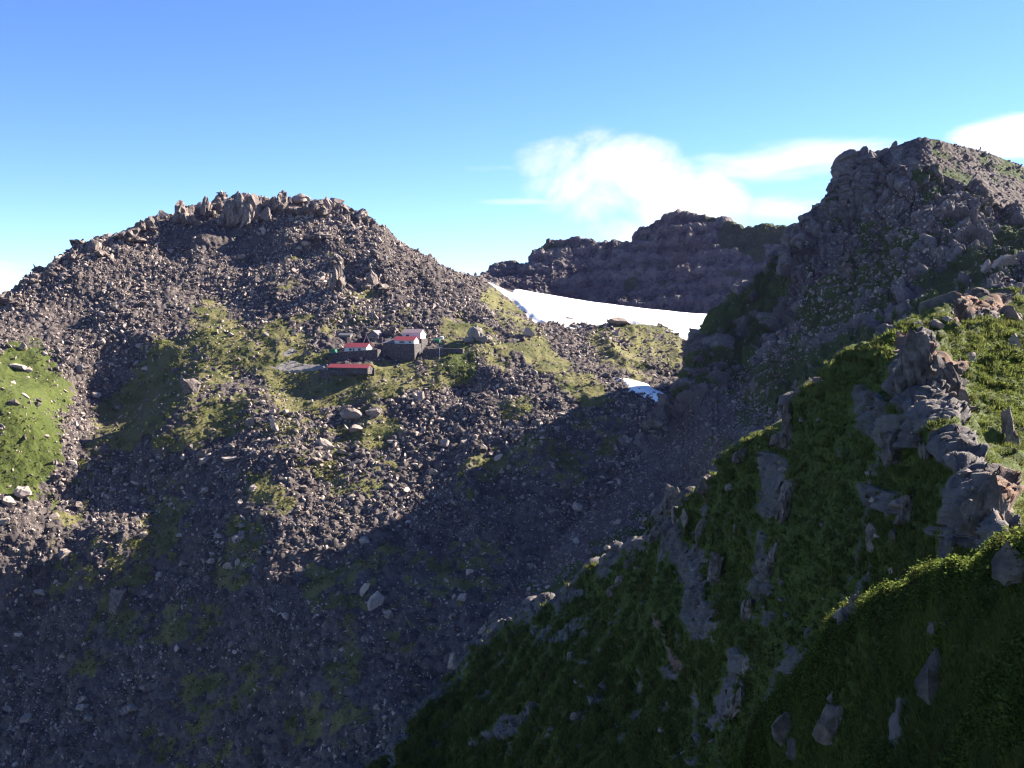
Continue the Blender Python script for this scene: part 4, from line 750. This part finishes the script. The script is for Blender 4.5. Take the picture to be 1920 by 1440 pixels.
class MB:
    def __init__(s): s.v = []; s.f = []
    def box(s, x0, x1, y0, y1, z0, z1, taper=0):
        b = len(s.v); t = taper
        s.v += [(x0 - t, y0 - t, z0), (x1 + t, y0 - t, z0), (x1 + t, y1 + t, z0), (x0 - t, y1 + t, z0), (x0, y0, z1), (x1, y0, z1), (x1, y1, z1), (x0, y1, z1)]
        s.f += [[b + i for i in q] for q in ((0, 3, 2, 1), (4, 5, 6, 7), (0, 1, 5, 4), (1, 2, 6, 5), (2, 3, 7, 6), (3, 0, 4, 7))]; return s
    def gable(s, W_, D_, z0, z1, rise, x0=0, y0=0):
        b = len(s.v); x1, y1, ym = x0 + W_, y0 + D_, y0 + D_ / 2
        s.v += [(x0, y0, z0), (x1, y0, z0), (x1, y1, z0), (x0, y1, z0), (x0, y0, z1), (x1, y0, z1), (x1, y1, z1), (x0, y1, z1), (x0, ym, z1 + rise), (x1, ym, z1 + rise)]
        s.f += [[b + i for i in q] for q in ((0, 3, 2, 1), (0, 1, 5, 4), (2, 3, 7, 6), (1, 2, 6, 9, 5), (3, 0, 4, 8, 7), (4, 5, 9, 8), (6, 7, 8, 9))]; return s
    def slab(s, a, b_, c, d, th):
        """roof sheet: four corners and a thickness"""
        k = len(s.v); q = [np.array(p, float) for p in (a, b_, c, d)]; n = np.cross(q[1] - q[0], q[3] - q[0]); n = n / np.linalg.norm(n) * th
        s.v += [tuple(p) for p in q] + [tuple(p + n) for p in q]; s.f += [[k + i for i in f] for f in ((0, 3, 2, 1), (4, 5, 6, 7), (0, 1, 5, 4), (1, 2, 6, 5), (2, 3, 7, 6), (3, 0, 4, 7))]; return s
    def cyl(s, x, y, z0, z1, r, n=12, r1=None):
        b = len(s.v); r1 = r if r1 is None else r1
        for i in range(n): a = 2 * math.pi * i / n; s.v.append((x + r * math.cos(a), y + r * math.sin(a), z0)); s.v.append((x + r1 * math.cos(a), y + r1 * math.sin(a), z1))
        s.f += [[b + 2 * i, b + 2 * ((i + 1) % n), b + 2 * ((i + 1) % n) + 1, b + 2 * i + 1] for i in range(n)] + [[b + 2 * i + 1 for i in range(n)], [b + 2 * i for i in range(n)][::-1]]; return s
    def bar(s, p, q, w):
        k = len(s.v); p, q = np.array(p, float), np.array(q, float); d = (q - p) / np.linalg.norm(q - p); u = np.cross(d, (0, 0, 1.) if abs(d[2]) < .9 else (1., 0, 0)); u = u / np.linalg.norm(u) * w; w_ = np.cross(d, u)
        for c in (p, q): s.v += [tuple(c + u + w_), tuple(c - u + w_), tuple(c - u - w_), tuple(c + u - w_)]
        s.f += [[k + i for i in f] for f in ((0, 1, 2, 3), (7, 6, 5, 4), (0, 4, 5, 1), (1, 5, 6, 2), (2, 6, 7, 3), (3, 7, 4, 0))]; return s
    def build(s, name, mat, parent=None):
        me = bpy.data.meshes.new(name); me.from_pydata(s.v, [], s.f); me.materials.append(mat); bm = bmesh.new(); bm.from_mesh(me); bmesh.ops.recalc_face_normals(bm, faces=bm.faces); bm.to_mesh(me); bm.free()
        o = bpy.data.objects.new(name, me); C.objects.link(o); o.parent = parent; return o
ROT = math.radians(-18)
def house(root, x0, y0, z0, W_, D_, h, rise, wall, roof, wins=(), doors=(), z_found=0, gable_win=None, name='wall'):
    MB().gable(W_, D_, z0 - z_found, z0 + h, rise, x0, y0).build(name, wall, root)
    e, k = .35, rise / (D_ / 2); ym = y0 + D_ / 2; zr = z0 + h + rise + .06; ze = z0 + h - e * k + .06; r = MB()
    r.slab((x0 - e, y0 - e, ze), (x0 + W_ + e, y0 - e, ze), (x0 + W_ + e, ym, zr), (x0 - e, ym, zr), .12); r.slab((x0 + W_ + e, y0 + D_ + e, ze), (x0 - e, y0 + D_ + e, ze), (x0 - e, ym, zr), (x0 + W_ + e, ym, zr), .12); r.build('roof', roof, root)
    for wx, wz, ww, wh in wins:
        f = MB().box(wx - ww / 2 - .08, wx + ww / 2 + .08, y0 - .05, y0 + .05, wz - .08, wz + wh + .08).build('window', M_WOOD, root); MB().box(wx - ww / 2, wx + ww / 2, y0 - .07, y0 + .02, wz, wz + wh).build('pane', M_DARK, f)
    for wx, ww, wh in doors: MB().box(wx - ww / 2, wx + ww / 2, y0 - .06, y0 + .04, z0 + .02, z0 + wh).build('door', M_WOOD, root)
def base(px, py): P, N = at(px, py); return P
# long low hut in front
P = base(657, 694); k = P[1] / F; root = empty('mountain_hut', P3(615, 693, P[1]), ROT, 'long low hut with a bright crimson roof, lowest of the huts', 'hut')
house(root, 0, 0, .2, 82 * k, 5.6, .9, 1.45, M_STONE, M_RED, [(6, .45, .9, .5), (14, .45, .9, .5)], [], 2.0)
# white hut on the left wall
P = base(668, 664); k = P[1] / F; root = empty('mountain_hut', P3(646, 659.5, P[1] + 3), ROT, 'small white hut with a red roof and dark windows behind the left stone wall', 'hut')
house(root, 0, 0, 0, 45 * k, 6.8, 2.3, 1.9, M_WHITE, M_RED, [(8.2, .7, 1.3, 1.0), (3.2, .7, 1.3, .9)], [(5.0, .9, 1.9)], 3.0); MB().cyl(2.5, 2.4, 3.2, 5.6, .12).build('chimney_pipe', M_GREY, root)
# grey hut behind, gable to the front
P = base(700, 642); k = P[1] / F; root = empty('mountain_hut', P3(690, 639, P[1] + 6), ROT, 'grey wooden hut with its dark doorway in the gable, behind the white hut', 'hut')
Wg = 21 * k; m = MB(); m.v += [(0, 0, -2), (Wg, 0, -2), (Wg, 9, -2), (0, 9, -2), (0, 0, 3.2), (Wg, 0, 3.2), (Wg, 9, 3.2), (0, 9, 3.2), (Wg / 2, 0, 5.4), (Wg / 2, 9, 5.4)]; m.f += [[0, 1, 5, 8, 4], [1, 2, 6, 5], [2, 3, 7, 9, 6], [3, 0, 4, 7], [4, 8, 9, 7], [8, 5, 6, 9]]; m.build('wall', M_WOOD, root)
r = MB(); r.slab((-1.6, -.4, 2.7), (Wg / 2, -.4, 5.5), (Wg / 2, 9.4, 5.5), (-1.6, 9.4, 2.7), -.12); r.slab((Wg + .4, 9.4, 3.0), (Wg / 2, 9.4, 5.5), (Wg / 2, -.4, 5.5), (Wg + .4, -.4, 3.0), -.12); r.build('roof', M_GREY, root)
MB().box(Wg * .55, Wg * .55 + 1.1, -.06, .05, 1.2, 2.6).build('window', M_DARK, root); MB().box(Wg * .2, Wg * .2 + 1.1, -.06, .05, 0, 2.0).build('door', M_DARK, root)
# dark low shed at the back left
P = base(648, 637); k = P[1] / F; root = empty('storage_shed', P3(635, 634, P[1] + 4), ROT, 'low dark shed dug in behind the left end of the huts', 'shed')
house(root, 0, 0, 0, 24 * k, 5, 1.5, 1.0, M_WOOD, M_GREY, [], [(3.0, 1.0, 1.3)], 2)
# main lodge
P = base(752, 666); k = P[1] / F; root = empty('mountain_lodge', P3(718, 669, P[1] + 1), ROT, 'largest hut, stacked red and faded roofs on a tall stone base', 'lodge')
MB().box(0, 64 * k, 0, 9, -3, 6.6, .5).box(2, 64.5 * k, 8.8, 17, -3, 8.9, .3).build('stone_base', M_STONE, root)
house(root, 22 * k, .8, 6.6, 40 * k, 6.4, 1.7, 1.75, M_WHITE, M_RED, [(22 * k + 4.2, 7.1, 2.6, .6), (22 * k + 8.5, 7.1, 1.0, .6)], [], .3, name='lower_wall')
house(root, 24 * k, 9.2, 8.6, 38 * k, 6.4, 3.3, 1.7, M_WHITE, M_PALE, [(24 * k + 3, 10.2, 1.6, .7)], [], .2, name='upper_wall')
m = MB(); m.slab((-.6, -.4, 6.7), (24 * k, .2, 6.9), (24 * k, 9, 10.4), (3.0, 9, 9.6), .15); m.build('annex_roof', M_GREY, root); MB().box(.2, 22 * k, .4, 8, 6.6, 6.7).box(1.8, 22 * k, 6, 9.2, 6.6, 9.0).build('annex_wall', M_WOOD, root); MB().box(21 * k, 21.6 * k, 2.5, 2.9, 6.6, 9.6).build('post', M_WOOD, root)
# stone walls
def wall(pts, d0, h, th, label):
    """stacked stone wall following points (x, top y, base y)"""
    v, f = [], []; top = [P3(x, yt, d0 + dd) for x, yt, yb, dd in pts]; bot = [P3(x, yb, d0 + dd - .5) for x, yt, yb, dd in pts]
    for a, b in zip(top, bot):
        i = len(v); bk = np.array([0, th, 0]); v += [b + np.array([0, 0, -2.5]), b, a, a + bk, b + bk + np.array([0, 0, -2.5])]
        if i: j = i - 5; f += [[j + q, i + q, i + q + 1, j + q + 1] for q in range(4)] + [[j + 4, j, i, i + 4]]
    n = len(v); f += [[0, 1, 2, 3, 4], [n - 1, n - 2, n - 3, n - 4, n - 5]]
    m = MB(); m.v = [tuple(p) for p in v]; m.f = f; o = m.build('stone_wall', M_STONE); tag(o, label, 'stone wall')
d = base(665, 672)[1]; wall([(617, 679, 684, -2), (624, 666, 681, -1), (634, 660, 679, 0), (665, 658, 675, 0), (708, 655, 668, -1), (714, 656, 666, 2)], d + 1, 4, 2.0, 'dark stone retaining wall below the small white hut')
d = base(830, 664)[1]; wall([(793, 655, 662, 1), (805, 654, 665, 0), (840, 653, 667, 0), (868, 654, 669, 0), (871, 656, 669, 3)], d + 1, 3, 1.6, 'long low stone wall right of the lodge')
d = base(640, 698)[1]; wall([(598, 696, 702, 0), (612, 694, 701, 0), (660, 693.5, 697, 0), (702, 690, 694, 1)], d - 1, 2, 1.2, 'low dark stone wall along the foot of the long crimson roofed hut')
# small things round the huts
P = base(623, 663); k = P[1] / F; root = empty('water_tank', P3(619, 665, P[1] + 1), ROT, 'dark green boxy tank at the left end of the retaining wall', 'tank'); MB().box(0, 10 * k, 0, 2.4, -1.5, 2.6).build('tank_body', M_GREEN, root); MB().box(-.1, 10 * k + .1, -.1, 2.5, 2.6, 2.8).build('lid', M_GREEN, root)
P = base(818, 645); k = P[1] / F; root = empty('tarpaulin_shelter', P3(811.5, 643, P[1] + 2), ROT, 'bright green tarpaulin shelter on the grass right of the lodge', 'shelter'); MB().gable(13 * k, 2.6, -.6, 1.5, .7).build('cover', M_GREEN, root); MB().box(3 * k, 3 * k + .9, -.04, .03, -.2, 1.2).build('opening', M_DARK, root)
P = base(828, 639); k = P[1] / F; o = MB().cyl(0, 0, -.8, 1.5, 1.15, 20).cyl(0, 0, 1.5, 1.75, 1.15, 20, .4).build('round_water_tank', M_TANK); o.location = P3(828, 637, P[1] + 2); tag(o, 'round white water tank behind the green shelter', 'tank')
P = base(824, 664); k = P[1] / F; o = MB().bar((0, 0, -1), (0, 0, 3.2), .12).bar((-1.9, 0, 3.2), (1.4, 0, 3.4), .12).build('signpost', M_TANK); o.location = P3(824, 664, P[1] - 1); tag(o, 'pale T shaped post standing in front of the long low wall', 'post')
P = base(735, 672); k = P[1] / F
for dx, s, lab in ((0, 1.0, 'blue plastic drum lying below the lodge, left one of three'), (2.2, .8, 'blue plastic drum below the lodge, middle of three'), (4.3, .9, 'blue plastic drum below the lodge, nearest the rocks')):
    o = MB().cyl(0, 0, -.3, .9 * s, .45 * s, 14).cyl(0, 0, .9 * s, 1.0 * s, .45 * s, 14, .3 * s).build('drum', M_BLUE); o.location = np.array(P3(739, 673, P[1])) + np.array([dx, .3 * dx, .1]); tag(o, lab, 'drum', 'blue drums below the lodge')
P = base(690, 646); k = P[1] / F; o = MB().bar((0, 0, -1), (1.6, .3, 3.4), .13).bar((3.6, 0, -1.5), (1.5, .2, 3.6), .13).bar((1.5, .2, 2.0), (10, 1.0, 2.1), .11).bar((9.6, 1, -1), (9.6, 1, 2.2), .11).build('timber_hoist', M_PALE); o.location = P3(681, 640, P[1] + 2); tag(o, 'timber frame with a long beam between the white hut and the lodge', 'timber frame')
P = base(656, 640); o = MB().bar((0, 0, -1), (0, 0, 4.4), .09).build('pole', M_PALE); o.location = P3(656.5, 646, P[1] + 3.5); tag(o, 'thin pale pole rising behind the roof of the small white hut', 'pole')
P = base(614, 690); o = MB().bar((0, 0, -1), (0, 0, 2.0), .16).box(-.3, .3, -.12, .12, 1.5, 2.1).build('marker_post', M_TANK); o.location = P3(613.5, 691, P[1] - 1); tag(o, 'short pale marker post at the left end of the crimson roofed hut', 'post')
# trodden yard left of the huts
def patch(name, polyg, mat, label, lift=.25):
    a = np.array([hit_ground(x, y) for x, y in polyg])[:, :2]; nx = 120; x = np.linspace(a[:, 0].min() - 2, a[:, 0].max() + 2, nx); y = np.linspace(a[:, 1].min() - 2, a[:, 1].max() + 2, nx); X, Y = np.meshgrid(x, y); pp = np.stack([X, Y, 0 * X], -1).reshape(-1, 3)
    s = inpoly(X, Y, a) + fbm(pp, 5, 4, .6, 97).reshape(X.shape) * 1.6; Z = ground_z(X, Y) + smooth01(s, -2, 1.5) * (lift + 1.4) - .9 + fbm(pp, 1.2, 3, .5, 98).reshape(X.shape) * .12
    f = grid_faces(nx, nx); f = f[(s.ravel()[f] > -2.2).any(1)]; u = np.unique(f); mp = np.zeros(nx * nx, int); mp[u] = np.arange(len(u)); o = mesh_from(name, np.stack([X, Y, Z], -1).reshape(-1, 3)[u], mp[f], True, {}, [mat]); tag(o, kind='structure')
patch('path', [(470, 702), (520, 690), (528, 660), (545, 652), (556, 660), (548, 680), (575, 688), (612, 690), (612, 697), (560, 701), (520, 706)], M_PATH, '', 1.2)
log('huts')
# ------------------------------------------------------------------ people
M_SKIN = plain('skin', (.45, .28, .2), .6, .3, .05); M_HAIR = plain('dark_hair', (.02, .017, .015), .7, .3, .1)
def person(loc, rz, jacket, trousers, label, stride=.2, hat=None):
    root = empty('person', loc, rz, label, 'person')
    def skin(name, V, E, R, mat):
        me = bpy.data.meshes.new(name); me.from_pydata(V, E, []); me.materials.append(mat); o = bpy.data.objects.new(name, me); C.objects.link(o); o.parent = root
        md = o.modifiers.new('skin', 'SKIN'); sv = me.skin_vertices[0].data
        for q, r in zip(sv, R): q.radius = (r, r)
        sv[0].use_root = True; sb = o.modifiers.new('sub', 'SUBSURF'); sb.levels = 1; sb.render_levels = 1; return o
    st = stride
    V = [(0, 0, .95), (0, 0, 1.2), (0, 0, 1.42), (0, 0, 1.52), (0, 0, 1.62), (.1, 0, .9), (.11, st * .5, .5), (.11, st * .3, .06), (.11, st * .3 - .14, .03), (-.1, 0, .9), (-.11, -st * .2, .5), (-.11, -st * .9, .08), (-.11, -st * .9 - .14, .03), (.2, 0, 1.4), (.27, .06, 1.13), (.25, -.1, .9), (.25, -.16, .82), (-.2, 0, 1.4), (-.27, .04, 1.13), (-.25, -.12, .92), (-.25, -.18, .84)]
    E = [(0, 1), (1, 2), (2, 3), (3, 4), (0, 5), (5, 6), (6, 7), (7, 8), (0, 9), (9, 10), (10, 11), (11, 12), (2, 13), (13, 14), (14, 15), (15, 16), (2, 17), (17, 18), (18, 19), (19, 20)]
    R = [.13, .13, .13, .055, .1, .085, .06, .045, .04, .085, .06, .045, .04, .06, .045, .035, .04, .06, .045, .035, .04]; skin('body', V, E, R, M_SKIN)
    j = [0, 1, 2, 13, 14, 15, 17, 18, 19]; mp = {q: i for i, q in enumerate(j)}; skin('jacket', [V[q] for q in j], [(mp[a], mp[b]) for a, b in E if a in mp and b in mp], [R[q] + .035 for q in j], jacket)
    j = [0, 5, 6, 7, 9, 10, 11]; mp = {q: i for i, q in enumerate(j)}; skin('trousers', [V[q] for q in j], [(mp[a], mp[b]) for a, b in E if a in mp and b in mp], [R[q] + .025 for q in j], trousers)
    v, f = ICO[2]; mesh_from('hat' if hat else 'hair', v * np.array([.125, .13, .1]) + np.array([0, .01, 1.71]), f, True, {}, [hat or M_HAIR], root)
    b = MB().box(-.16, .16, .14, .34, 1.0, 1.5).build('backpack', M_DARK); b.location = root.location; b.rotation_euler = (0, 0, rz); tag(b, 'backpack on the ' + ' '.join(label.split()[:9]), 'backpack'); return root
M_J1 = plain('red_jacket', (.5, .06, .07), .8, .2, .1); M_J2 = plain('light_blue_jacket', (.35, .45, .62), .8, .2, .1); M_J3 = plain('dark_jacket', (.03, .03, .04), .8, .2, .1); M_HATW = plain('white_hat', (.8, .8, .8), .8, .2, .05)
person(base(287, 823), 1.2, M_J1, M_J3, 'hiker in a red jacket and white hat on the shaded flank below the huts', .25, M_HATW); person(base(294, 823), 1.3, M_J2, M_J3, 'hiker in a pale blue jacket close behind the one in red', .2)
def crest_pt(px, sheetV=VR):
    X, Y = proj(sheetV.reshape(-1, 3)); k = np.nonzero(np.abs(X - px) < 2)[0]; return sheetV.reshape(-1, 3)[k[np.argmin(Y[k])]]
person(crest_pt(1838), 2.2, M_J3, M_J3, 'hiker in dark clothes standing on the skyline of the peak', .2); P_ = base(1811, 287); person(P_, 2.0, M_J3, M_J3, 'hiker in dark clothes just under the skyline of the peak', .2)
log('people')

# ------------------------------------------------------------------ haze
def haze():
    m = bpy.data.materials.new('mountain_haze'); m.use_nodes = True; t = NT(m.node_tree); t.n.clear(); out = t.node('ShaderNodeOutputMaterial')
    v = t.node('ShaderNodeVolumePrincipled'); v.inputs['Color'].default_value = (.40, .40, 1.0, 1); v.inputs['Density'].default_value = HAZE; v.inputs['Anisotropy'].default_value = .25
    t.l.new(v.outputs[0], out.inputs['Volume']); zmin = float(min(ALLV[:, 2].min(), -160)) - 1; zmax = float(max(ALLV[:, 2].max(), 100)) + 12
    o = MB().box(-1500, 1700, -60, 1800, zmin, zmax).build('haze', m); tag(o, kind='stuff')
HAZE = 0.000014
haze(); log('done')
